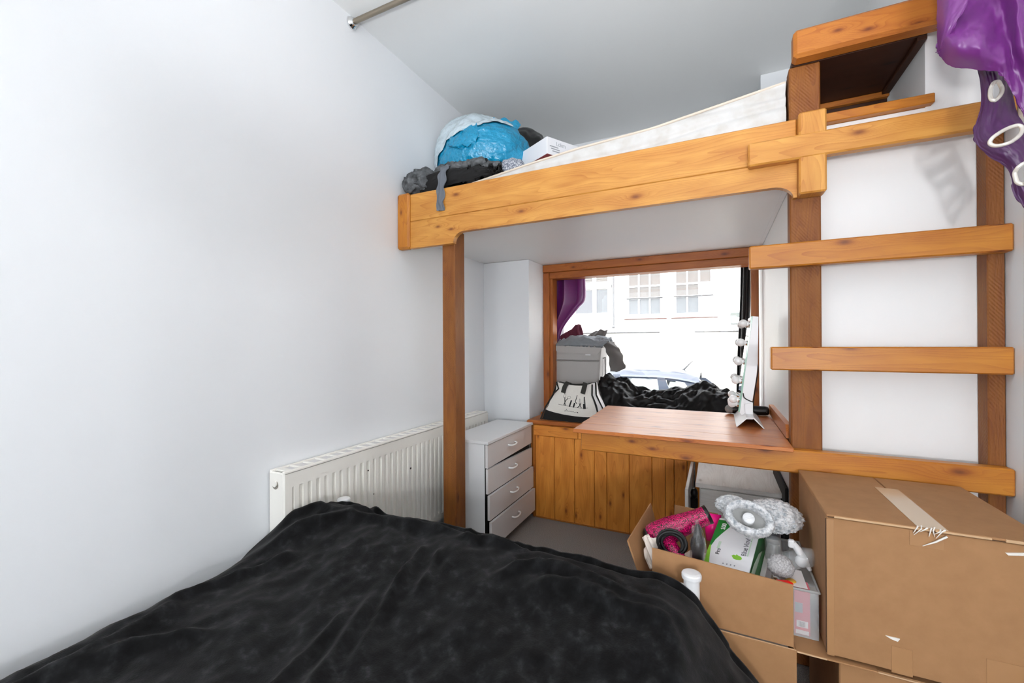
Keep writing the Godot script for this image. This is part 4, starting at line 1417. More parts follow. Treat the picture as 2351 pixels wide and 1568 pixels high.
	var heap := func(u: float, v: float) -> Vector3:
		var x := lerpf(-0.86, 0.19, u)
		var hs := [1.03, 1.055, 1.03, 1.02, 0.955, 0.945, 0.935, 0.935, 0.945, 0.955, 0.985, 1.01, 1.0, 0.975, 0.945, 0.92]
		var s := u * 15.0
		var i := mini(int(s), 14)
		var h: float = lerpf(hs[i], hs[i + 1], smoothstep(0, 1, s - i))
		var prof := [0.0, 0.35, 0.72, 0.95, 1.0, 0.85, 0.4, 0.0]
		var ds := [3.16, 3.20, 3.27, 3.37, 3.46, 3.55, 3.62, 3.66]
		var w := v * 7.0
		var k := mini(int(w), 6)
		var f := w - k
		var y := 0.737 + (h - 0.737) * lerpf(prof[k], prof[k + 1], f)
		var d := lerpf(ds[k], ds[k + 1], f)
		var c := 0.032 * nz.get_noise_3d(x * 3.6, y * 5.0, d * 4.0) + 0.020 * sin(x * 18.0 + d * 10.0 + 4.0 * nz.get_noise_2d(x * 3, d * 3)) * nz.get_noise_2d(x * 4 + 20, d * 5) - 0.045 * absf(nz.get_noise_3d(x * 5.0 + 3, y * 7.0, d * 6.0)) - 0.030 * absf(nz.get_noise_3d(x * 10 + 8, y * 14, d * 11)) + 0.018
		var m := sin(PI * clampf(v * 1.1, 0, 1))
		return P(x, maxf(y + c * m, 0.737), minf(d - c * 0.8, 3.70))
	grid(st, 130, 60, heap, false, 0)
	tag(ob("throw", st, M.throw_black), "black velvet throw heaped along the window seat in front of the glass", "throw")


# ---------------------------------------------------------------- on the desk
func desk_things() -> void:
	var t := thing("vanity_mirror", "white frame vanity mirror edged with round bulbs, seen from the side on the desk", "mirror", P(0.14, 0.905, 2.52))
	# the panel leans back: its plane holds the depth axis and the slope up
	var foot := Vector3(0.098, 0.958, 0)
	var head := Vector3(0.158, 1.446, 0)
	var up := (head - foot).normalized()
	var out := Vector3(-up.y, up.x, 0)
	var xf := Transform3D(Basis(-out, up, Vector3(0, 0, 1)), Vector3(foot.x, foot.y, 0))
	# in this frame x points behind the glass, y up the panel, z towards the room
	var len := foot.distance_to(head)
	var st := mb()
	extr(st, PackedVector2Array([Vector2(0.004, 0.0), Vector2(0.012, -0.012), Vector2(0.052, -0.01), Vector2(0.056, 0.20), Vector2(0.054, 0.26), Vector2(0.030, len), Vector2(0.004, len)]), -2.455, -2.705, xf)
	ob("case", st, M.white_plastic, t)
	box("glass", Vector3(-0.002, 0.002, -2.70), Vector3(0.003, len - 0.002, -2.458), M.mirror_glass, t, 0.001, xf)
	box("glass_edge", Vector3(-0.003, 0.0, -2.458), Vector3(0.005, len, -2.454), M.glass_edge, t, 0.001, xf)
	var spots := []
	for k in 5:
		spots.append(Vector2(len - 0.04 - k * 0.098, -2.472))
		spots.append(Vector2(len - 0.04 - k * 0.098, -2.688))
	for k in 3:
		spots.append(Vector2(0.03, -2.52 - k * 0.055))
	for s in spots:
		st = mb()
		var ax := xf * Transform3D(Basis(Vector3(0, 0, 1), Vector3(-1, 0, 0), Vector3(0, -1, 0)), Vector3(-0.002, s.x, s.y))
		blob(st, ax * Vector3(0, 0.030, 0), Vector3.ONE * 0.0205, 18, 12, func(_n): return 1.0)
		tube(st, [ax * Vector3.ZERO, ax * Vector3(0, 0.016, 0)], 0.0125, 14)
		var bulb := ob("bulb", st, M.bulb_white, t)
		st = mb()
		lathe(st, [Vector2(0.0001, -0.001), Vector2(0.0135, -0.001), Vector2(0.0135, 0.006), Vector2(0.0001, 0.006)], ax, 14)
		ob("ring", st, M.chrome, bulb)
	# the neck and the folded plate foot
	st = mb()
	extr(st, PackedVector2Array([Vector2(0.123, 1.0), Vector2(0.160, 1.01), Vector2(0.160, 0.925), Vector2(0.130, 0.925)]), -2.44, -2.53)
	ob("neck", st, M.white_plastic, t)
	st = mb()
	extr(st, PackedVector2Array([Vector2(0.082, 0.906), Vector2(0.086, 0.905), Vector2(0.128, 0.948), Vector2(0.155, 0.948), Vector2(0.196, 0.905), Vector2(0.200, 0.906), Vector2(0.158, 0.953), Vector2(0.125, 0.953)]), -2.32, -2.70)
	ob("stand", st, M.white_plastic, t)
	st = mb()
	var cable := []
	for p in [[0.162, 1.225, 2.62], [0.185, 1.215, 2.60], [0.194, 1.17, 2.58], [0.185, 1.10, 2.58], [0.176, 1.02, 2.60], [0.172, 0.95, 2.62], [0.19, 0.912, 2.66]]:
		cable.append(P(p[0], p[1], p[2]))
	var smooth := []
	for i in 40:
		smooth.append(line_at(cable, i / 39.0))
	tube(st, smooth, 0.0028, 6)
	ob("cable", st, M.black_rubber, t)
	st = mb()
	smooth = []
	for i in 16:
		smooth.append(line_at([P(0.118, 1.055, 2.448), P(0.122, 1.035, 2.440), P(0.140, 1.022, 2.437), P(0.163, 1.013, 2.44)], i / 15.0))
	tube(st, smooth, 0.0028, 6)
	ob("cable", st, M.black_rubber, t)

	t = thing("speaker", "small black wireless speaker lying behind the mirror on the desk", "speaker", P(0.16, 0.905, 2.735))
	st = mb()
	var cyl := Transform3D(Basis(Vector3(0, 1, 0), Vector3(1, 0, 0), Vector3(0, 0, -1)), P(0.16, 0.931, 2.735))
	lathe(st, [Vector2(0.0001, -0.098), Vector2(0.017, -0.097), Vector2(0.024, -0.091), Vector2(0.0255, -0.08), Vector2(0.0255, 0.08), Vector2(0.024, 0.091), Vector2(0.017, 0.097), Vector2(0.0001, 0.098)], Transform3D(Basis(Vector3(0, -1, 0), Vector3(1, 0, 0), Vector3(0, 0, 1)), P(0.16, 0.931, 2.735)), 24)
	ob("body", st, M.black_plastic, t)
	st = mb()
	blob(st, P(0.068, 0.931, 2.735), Vector3(0.030, 0.0262, 0.0262), 20, 14, func(_n): return 1.0)
	ob("fabric_end", st, M.grey_canvas_band, t)
	st = mb()
	blob(st, P(0.243, 0.928, 2.712), Vector3.ONE * 0.002, 8, 6, func(_n): return 1.0)
	ob("light", st, M.white_plastic, t)


# ---------------------------------------------------------------- under the desk
func under_desk() -> void:
	var t := thing("bedside_cabinet", "whitewashed wood-effect bedside cabinet standing under the desk", "cabinet", P(0.09, 0, 2.56))
	box("body", P(-0.085, 0.0, 2.365), P(0.268, 0.578, 2.80), M.whitewash, t, 0.002)
	box("top", P(-0.103, 0.579, 2.345), P(0.277, 0.600, 2.82), M.whitewash, t, 0.002)
	box("drawer", P(-0.08, 0.36, 2.352), P(0.262, 0.572, 2.365), M.whitewash, t, 0.002)
	box("door", P(-0.08, 0.02, 2.352), P(0.262, 0.352, 2.365), M.whitewash, t, 0.002)
	var st := mb()
	blob(st, P(0.09, 0.47, 2.34), Vector3.ONE * 0.014, 12, 8, func(_n): return 1.0)
	ob("knob", st, M.chrome, t)
	st = mb()
	box("standing_panel", P(-0.150, 0.0, 2.30), P(-0.134, 0.575, 2.86), M.whitewash, self, 0.002)
	var p: Node3D = get_node("standing_panel")
	tag(p, "thin pale panel standing on edge to the left of the bedside cabinet", "panel")
	t = thing("plug_adapter", "black plug adapter on its lead hanging beside the bedside cabinet", "adapter", P(-0.112, 0.45, 2.39))
	st = mb()
	blob(st, P(-0.110, 0.535, 2.38), Vector3(0.016, 0.028, 0.024), 16, 10, func(n): return 1.0 + 0.1 * absf(n.x))
	bx(st, P(-0.128, 0.455, 2.37), P(-0.094, 0.515, 2.42), 0.006)
	ob("body", st, M.black_plastic, t)
	st = mb()
	tube(st, [P(-0.110, 0.55, 2.39), P(-0.112, 0.60, 2.46), P(-0.118, 0.64, 2.6), P(-0.118, 0.70, 2.8)], 0.004, 8)
	ob("lead", st, M.black_rubber, t)
	st = mb()
	tube(st, [P(-0.110, 0.46, 2.40), P(-0.116, 0.35, 2.42), P(-0.115, 0.02, 2.45)], 0.004, 8)
	ob("lead", st, M.black_rubber, t)
	st = mb()
	uvo = Vector2.ZERO
	bx(st, P(0.2705, 0.0, 2.24), P(0.2835, 0.66, 2.70), 0.003)
	tag(ob("black_board", st, M.cloth_black), "thin black board slid between the bedside cabinet and the wall", "board")


# ---------------------------------------------------------------- cardboard boxes
func boxes() -> void:
	var t := thing("big_box", "large taped cardboard box stacked in front of the ladder", "cardboard box", P(0.518, 0.405, 1.75), "cardboard boxes at the foot of the ladder")
	box("body", P(0.285, 0.405, 1.514), P(0.752, 0.806, 1.985), M.cardboard, t, 0.003)
	box("flap", P(0.284, 0.808, 1.510), P(0.517, 0.814, 1.988), M.cardboard, t, 0.002)
	box("flap", P(0.519, 0.808, 1.510), P(0.754, 0.8145, 1.988), M.cardboard, t, 0.002)
	box("flap_edge_strip", P(0.287, 0.8065, 1.5105), P(0.75, 0.8082, 1.60), M.cardboard_shade_and_fold, t, 0.0003)  # dark strip put in as the shade of the gap under the flaps
	box("flap_edge_strip", P(0.302, 0.8075, 1.508), P(0.515, 0.8125, 1.5105), M.cardboard_edge, t, 0.0005)
	box("flap_edge_strip", P(0.522, 0.8080, 1.508), P(0.63, 0.8130, 1.5105), M.cardboard_edge, t, 0.0005)
	box("flap_edge_strip", P(0.655, 0.8080, 1.507), P(0.752, 0.8150, 1.5105), M.cardboard_edge, t, 0.0005)
	box("tape", P(0.486, 0.8145, 1.512), P(0.549, 0.8152, 1.86), M.tape, t, 0.0002)
	box("tape", P(0.47, 0.762, 1.5128), P(0.54, 0.803, 1.5138), M.tape_brown, t, 0.0002)
	box("tape", P(0.43, 0.402, 1.5128), P(0.475, 0.475, 1.5138), M.tape_brown, t, 0.0002)
	box("tape", P(0.62, 0.405, 1.5128), P(0.69, 0.50, 1.5138), M.tape_brown, t, 0.0002)
	box("tape", P(0.2845, 0.405, 1.5128), P(0.302, 0.80, 1.5138), M.tape_brown, t, 0.0002)
	var st := mb()
	for k in 7:
		var x := 0.488 + k * 0.009
		tube(st, [P(x, 0.8155, 1.515 + 0.006 * sin(k * 2.0)), P(x - 0.006 + 0.004 * sin(k * 3.0), 0.812, 1.505), P(x - 0.012 + 0.008 * sin(k * 5.0), 0.797 + 0.006 * sin(k * 4.0), 1.508)], [0.0022, 0.0018, 0.0006], 5)
	tube(st, [P(0.545, 0.800, 1.510), P(0.52, 0.782, 1.506), P(0.496, 0.765, 1.511)], [0.003, 0.0024, 0.0008], 5)
	ob("torn_tape", st, M.tape_torn, t)
	st = mb()
	extr(st, PackedVector2Array([Vector2(0.417, 0.500), Vector2(0.448, 0.5), Vector2(0.443, 0.491), Vector2(0.43, 0.494)]), -1.5135, -1.510)
	ob("torn_tape", st, M.tape_torn, t)
	st = mb()
	extr(st, PackedVector2Array([Vector2(0.655, 0.780), Vector2(0.70, 0.789), Vector2(0.70, 0.782), Vector2(0.66, 0.775)]), -1.5135, -1.510)
	ob("torn_tape", st, M.tape_torn, t)
	# a narrow crushed fold along the near edge of the left side
	box("corner_fold", P(0.2825, 0.41, 1.5145), P(0.2855, 0.80, 1.5185), M.cardboard_shade_and_fold, t, 0.0005)

	t = thing("lower_box", "cardboard box on the floor under the large taped box", "cardboard box", P(0.54, 0, 1.75), "cardboard boxes at the foot of the ladder")
	box("body", P(0.315, 0.0, 1.525), P(0.77, 0.383, 1.98), M.cardboard, t, 0.003)
	box("flap", P(0.313, 0.384, 1.522), P(0.772, 0.390, 1.982), M.cardboard, t, 0.002)
	box("flap_edge_strip", P(0.32, 0.3845, 1.5195), P(0.77, 0.3885, 1.522), M.cardboard_edge, t, 0.0005)

	# the open box of bits and pieces, its four flaps up or out
	t = thing("open_box", "open cardboard box full of oddments at the foot of the bed", "cardboard box", P(0.0, 0, 1.72), "cardboard boxes at the foot of the ladder")
	box("side", P(-0.206, 0.0, 1.498), P(0.208, 0.400, 1.503), M.cardboard, t, 0.001)
	box("side_edge", P(-0.205, 0.4002, 1.4985), P(0.207, 0.4012, 1.503), M.cardboard_edge, t, 0.0003)
	box("side", P(-0.205, 0.0, 1.925), P(0.206, 0.400, 1.930), M.cardboard, t, 0.001)
	box("side", P(-0.205, 0.0, 1.503), P(-0.200, 0.400, 1.925), M.cardboard, t, 0.001)
	box("side", P(0.201, 0.0, 1.503), P(0.206, 0.400, 1.925), M.cardboard, t, 0.001)
	box("base", P(-0.2, 0.0, 1.518), P(0.201, 0.005, 1.925), M.cardboard, t, 0.001)
	st = mb()
	extr(st, PackedVector2Array([Vector2(-0.204, 0.402), Vector2(0.202, 0.402), Vector2(0.2015, 0.588), Vector2(-0.203, 0.616)]), 0.0, 0.005, Transform3D(Basis(Vector3.RIGHT, 0.0), P(0, 0, 1.514)))
	ob("flap", st, M.cardboard, t)
	st = mb()
	extr(st, PackedVector2Array([Vector2(-0.172, 0.402), Vector2(0.0, 0.402), Vector2(0.0, 0.612), Vector2(-0.167, 0.622)]), 0.0, 0.005, Transform3D(Basis.IDENTITY, P(0, 0, 1.935)))
	ob("flap", st, M.cardboard, t)
	st = mb()
	var lf := [P(-0.206, 0.400, 1.515), P(-0.206, 0.400, 1.925), P(-0.260, 0.622, 1.905), P(-0.284, 0.622, 1.516)]
	var off := Vector3(-0.005, -0.0012, 0)
	st.set_smooth_group(-1)
	quad(st, lf[0], lf[1], lf[2], lf[3])
	quad(st, lf[3] + off, lf[2] + off, lf[1] + off, lf[0] + off)
	for i in 4:
		var j := (i + 1) % 4
		quad(st, lf[j], lf[i], lf[i] + off, lf[j] + off)
	ob("flap", st, M.cardboard, t)
	box("flap", P(0.207, 0.3915, 1.506), P(0.40, 0.3965, 1.92), M.cardboard, t, 0.001)
	box("flap_edge_strip", P(0.209, 0.392, 1.504), P(0.283, 0.396, 1.506), M.cardboard_edge, t, 0.0005)


# ---------------------------------------------------------------- what the open box holds
func box_things() -> void:
	# filling that the visible things lie on
	var st := mb()
	var pile := func(u: float, v: float) -> Vector3:
		var x := lerpf(-0.198, 0.199, u)
		var d := lerpf(1.52, 1.922, v)
		var y := 0.43 + 0.09 * sin(PI * u) * sin(PI * v) + 0.03 * nz.get_noise_2d(x * 9, d * 9)
		return P(x, y if u > 0 and u < 1 and v > 0 and v < 1 else 0.30, d)
	grid(st, 30, 30, pile, false, 0)
	tag(ob("packing_cloth", st, M.tissue), "pale crumpled cloth filling the open box under the other oddments", "cloth")

	var t := thing("hair_dryer", "bright pink hair dryer with black animal spots and a coiled black lead", "hair dryer", P(-0.13, 0.5, 1.68))
	var a := P(-0.232, 0.582, 1.66)
	var b := P(-0.036, 0.680, 1.72)
	var l := a.distance_to(b)
	st = mb()
	lathe(st, [Vector2(0.036, 0), Vector2(0.044, 0.008), Vector2(0.047, 0.04), Vector2(0.046, 0.09), Vector2(0.040, 0.13), Vector2(0.035, 0.17), Vector2(0.032, l)], along(a, b), 32)
	ob("barrel", st, M.leopard_pink, t)
	st = mb()
	lathe(st, [Vector2(0.0001, -0.018), Vector2(0.024, -0.016), Vector2(0.036, -0.006), Vector2(0.037, 0.002), Vector2(0.030, 0.004)], along(a, b), 28)
	ob("air_inlet", st, M.black_plastic, t)
	st = mb()
	lathe(st, [Vector2(0.033, l - 0.006), Vector2(0.034, l + 0.006), Vector2(0.030, l + 0.007), Vector2(0.028, l - 0.03), Vector2(0.0001, l - 0.03)], along(a, b), 28)
	ob("nozzle", st, M.black_plastic, t)
	st = mb()
	tube(st, [P(-0.175, 0.600, 1.648), P(-0.150, 0.583, 1.612), P(-0.118, 0.560, 1.585), P(-0.090, 0.540, 1.562), P(-0.075, 0.525, 1.55)], [0.030, 0.024, 0.021, 0.020, 0.017], 18)
	ob("handle", st, M.leopard_pink, t)
	st = mb()
	for k in 12:
		var ring := []
		for i in 33:
			var g := TAU * i / 32.0
			var r := 0.050 - 0.0035 * (k % 5)
			ring.append(P(-0.148, 0.600, 1.605) + Vector3(r * cos(g) * 0.95, r * sin(g) * 0.82 + 0.002 * k - 0.010 + 0.003 * sin(k * 4.0), 0.010 * sin(g + k) + 0.004 * (k - 6)))
		tube(st, ring, 0.0042, 7, false)
	tube(st, [P(-0.125, 0.555, 1.575), P(-0.10, 0.530, 1.56), P(-0.085, 0.50, 1.55)], 0.004, 7)
	ob("lead", st, M.black_rubber, t)

	t = thing("pink_cup", "hot pink plastic cup tipped between the hair dryer and the glove box", "cup", P(-0.01, 0.55, 1.76))
	st = mb()
	lathe(st, [Vector2(0.0001, 0), Vector2(0.022, 0), Vector2(0.034, 0.10), Vector2(0.032, 0.10), Vector2(0.020, 0.004), Vector2(0.0001, 0.004)], along(P(-0.020, 0.535, 1.84), P(-0.022, 0.645, 1.885)), 20)
	ob("cup", st, M.pink_plastic, t)

	t = thing("packaged_brush", "black brush sealed in clear wrapping next to the glove box", "brush", P(-0.05, 0.5, 1.62))
	st = mb()
	blob(st, P(-0.064, 0.594, 1.615), Vector3(0.022, 0.082, 0.029), 20, 16, func(n): return 1.0 + 0.12 * sin(n.y * 7))
	ob("brush", st, M.black_plastic, t)
	st = mb()
	blob(st, P(-0.064, 0.596, 1.613), Vector3(0.026, 0.092, 0.034), 26, 20, func(n): return 1.0 + 0.10 * sin(n.y * 9 + n.x * 8) + 0.06 * sin(n.z * 11))
	ob("wrapper", st, M.cellophane, t)

	glove_box()

	# hot water bottle in a fur cover, lying over the glove box, its neck towards the viewer
	t = thing("hot_water_bottle", "hot water bottle in a fluffy grey and white cover, white stopper facing out", "hot water bottle", P(0.13, 0.62, 1.78))
	st = mb()
	var shaggy := func(n: Vector3, k: float) -> float:
		return 1.0 + 0.10 * nz.get_noise_3d(n.x * 3 + k, n.y * 3, n.z * 3) + 0.07 * nz.get_noise_3d(n.x * 13, n.y * 13 + k, n.z * 13) + 0.10 * absf(nz.get_noise_3d(n.x * 34, n.y * 34 + k, n.z * 34))
	blob(st, P(0.182, 0.686, 1.80), Vector3(0.085, 0.046, 0.10), 150, 90, func(n): return shaggy.call(n, 1.0))
	ob("fur_body", st, M.fur, t)
	st = mb()
	blob(st, P(0.048, 0.712, 1.765), Vector3(0.055, 0.034, 0.045), 120, 70, func(n): return shaggy.call(n, 2.0))
	ob("fur_body", st, M.fur, t)
	# the collar: a fat oval ring round the funnel
	var axis := Transform3D(Basis(Vector3(0.97, -0.20, 0.10).normalized(), Vector3(0.05, 0.55, 0.83).normalized(), Vector3.ZERO), P(0.094, 0.714, 1.655))
	axis.basis.z = axis.basis.x.cross(axis.basis.y).normalized()
	axis.basis.x = axis.basis.y.cross(axis.basis.z).normalized()
	st = mb()
	var collar := func(u: float, v: float) -> Vector3:
		var g := TAU * u
		var h := TAU * v
		var tone := 1.0 + 0.16 * nz.get_noise_3d(cos(g) * 5, sin(g) * 5, cos(h) * 3) + 0.14 * nz.get_noise_3d(cos(g) * 19, sin(g) * 19, cos(h) * 5) + 0.25 * absf(nz.get_noise_3d(cos(g) * 40, sin(g) * 40, sin(h) * 9))
		var r := 0.0125 * tone
		var p := Vector3((0.064 + r * cos(h)) * cos(g), r * 2.3 * sin(h), (0.044 + r * cos(h)) * sin(g))
		return axis * p
	grid(st, 200, 44, collar, true, 0)
	ob("fur_collar", st, M.fur, t)
	st = mb()
	lathe(st, [Vector2(0.060, 0.012), Vector2(0.054, 0.0), Vector2(0.034, -0.024), Vector2(0.0001, -0.028)], axis, 30, 0.66)
	ob("funnel", st, M.rubber_grey, t)
	st = mb()
	lathe(st, [Vector2(0.019, -0.03), Vector2(0.0185, 0.004), Vector2(0.017, 0.008), Vector2(0.0001, 0.0085)], axis, 24)
	var cap := ob("stopper", st, M.white_plastic, t)
	box("grip", Vector3(-0.016, 0.008, -0.0022), Vector3(0.016, 0.0125, 0.0022), M.white_plastic, cap, 0.001, axis * Transform3D(Basis(Vector3.UP, deg_to_rad(40)), Vector3.ZERO))

	# clear tub on the folded-out flap
	t = thing("plastic_tub", "clear plastic tub of oddments squeezed between the open box and the big box", "tub", P(0.21, 0.398, 1.77))
	st = mb()
	var sl := 0.006
	for w in [[P(0.215, 0.398, 1.585), P(0.272, 0.398, 1.585), P(0.279, 0.545, 1.578), P(0.209, 0.545, 1.578)]]:
		pass
	bx(st, P(0.212, 0.398, 1.580), P(0.276, 0.400, 1.94), 0.001)
	bx(st, P(0.211, 0.398, 1.578), P(0.277, 0.545, 1.5805), 0.001)
	bx(st, P(0.211, 0.398, 1.9395), P(0.277, 0.545, 1.942), 0.001)
	bx(st, P(0.211, 0.398, 1.5805), P(0.2135, 0.545, 1.9395), 0.001)
	bx(st, P(0.2745, 0.398, 1.5805), P(0.277, 0.545, 1.9395), 0.001)
	ob("body", st, M.clear_plastic, t)
	st = mb()
	bx(st, P(0.208, 0.543, 1.573), P(0.2815, 0.550, 1.580), 0.002)
	bx(st, P(0.208, 0.543, 1.94), P(0.2815, 0.550, 1.947), 0.002)
	bx(st, P(0.275, 0.543, 1.580), P(0.2815, 0.550, 1.94), 0.002)
	ob("rim", st, M.rubber_grey, t)

	t = thing("pink_carton", "pink and white printed carton standing in the clear plastic tub", "box", P(0.235, 0.402, 1.61))
	box("body", P(0.2145, 0.402, 1.586), P(0.256, 0.548, 1.63), M.pack_pink, t, 0.001)
	box("top", P(0.200, 0.5485, 1.584), P(0.250, 0.5495, 1.70), M.pack_white, t, 0.0003)
	box("photo", P(0.216, 0.470, 1.5850), P(0.236, 0.500, 1.5862), M.print_grey, t, 0.0002)
	box("barcode", P(0.220, 0.425, 1.5850), P(0.250, 0.445, 1.5862), M.pack_white, t, 0.0002)
	for k in 6:
		box("bar", P(0.226 + k * 0.003, 0.427, 1.5845), P(0.2272 + k * 0.003, 0.443, 1.5851), M.print_dark, t, 0.0001)
	st = mb()
	blob(st, P(0.208, 0.5515, 1.612), Vector3(0.016, 0.003, 0.016), 12, 8, func(_n): return 1.0)
	ob("yellow_print", st, M.yellow_print, t)
	box("foot_label", P(0.218, 0.404, 1.5845), P(0.252, 0.416, 1.5858), M.pack_white, t, 0.0002)

	t = thing("spray_bottle", "clear spray bottle with a white trigger lying above the plastic tub", "spray bottle", P(0.235, 0.5, 1.74))
	st = mb()
	lathe(st, [Vector2(0.0001, 0), Vector2(0.026, 0.002), Vector2(0.03, 0.01), Vector2(0.03, 0.075), Vector2(0.022, 0.095), Vector2(0.012, 0.105), Vector2(0.0001, 0.106)], along(P(0.205, 0.560, 1.72), P(0.262, 0.592, 1.71)), 24)
	ob("bottle", st, M.clear_plastic, t)
	st = mb()
	blob(st, P(0.252, 0.582, 1.70), Vector3(0.020, 0.020, 0.016), 16, 12, func(_n): return 1.0)
	tube(st, [P(0.222, 0.642, 1.70), P(0.240, 0.620, 1.70), P(0.258, 0.590, 1.70), P(0.275, 0.557, 1.70)], [0.010, 0.012, 0.011, 0.006], 10)
	bx(st, P(0.213, 0.622, 1.69), P(0.232, 0.648, 1.71), 0.004)
	ob("trigger_head", st, M.white_plastic, t)
	t = thing("clear_jar", "clear plastic jar with a dark base lying behind the grey pompom", "jar", P(0.18, 0.55, 1.74))
	st = mb()
	lathe(st, [Vector2(0.0001, 0), Vector2(0.024, 0.0), Vector2(0.026, 0.01), Vector2(0.026, 0.07), Vector2(0.018, 0.08), Vector2(0.0001, 0.081)], along(P(0.175, 0.545, 1.75), P(0.178, 0.64, 1.79)), 20)
	ob("jar", st, M.clear_plastic, t)
	st = mb()
	lathe(st, [Vector2(0.0001, 0), Vector2(0.028, 0.0), Vector2(0.028, 0.03), Vector2(0.0001, 0.031)], along(P(0.172, 0.60, 1.80), P(0.174, 0.64, 1.82)), 20)
	ob("base", st, M.print_dark, t)

	st = mb()
	blob(st, P(0.182, 0.590, 1.615), Vector3(0.036, 0.032, 0.034), 60, 40, func(n): return 1.0 + 0.10 * nz.get_noise_3d(n.x * 5, n.y * 5, n.z * 5) + 0.16 * absf(nz.get_noise_3d(n.x * 19, n.y * 19, n.z * 19)))
	tag(ob("pompom", st, M.pom_grey), "fluffy grey pompom next to the green and white glove box", "pompom")
	st = mb()
	tube(st, [P(0.150, 0.556, 1.565), P(0.172, 0.562, 1.560), P(0.196, 0.564, 1.562), P(0.206, 0.560, 1.57)], [0.006, 0.009, 0.010, 0.006], 12)
	tag(ob("red_clip", st, M.red_plastic), "shiny red plastic clip below the grey pompom", "clip")
	st = mb()
	cloth(st, [[P(-0.222, 0.52, 1.575), P(-0.20, 0.515, 1.56), P(-0.17, 0.52, 1.56)], [P(-0.238, 0.575, 1.59), P(-0.215, 0.57, 1.575), P(-0.19, 0.565, 1.575)], [P(-0.244, 0.608, 1.61), P(-0.228, 0.612, 1.60), P(-0.20, 0.600, 1.60)]], 20, 20, 0.010, func(u, v, _p): return Vector3(0, 0, 0.008 * sin(u * 11 + v * 9)))
	tag(ob("white_cloth", st, M.tissue), "white cloth poking out at the left corner of the open box", "cloth")


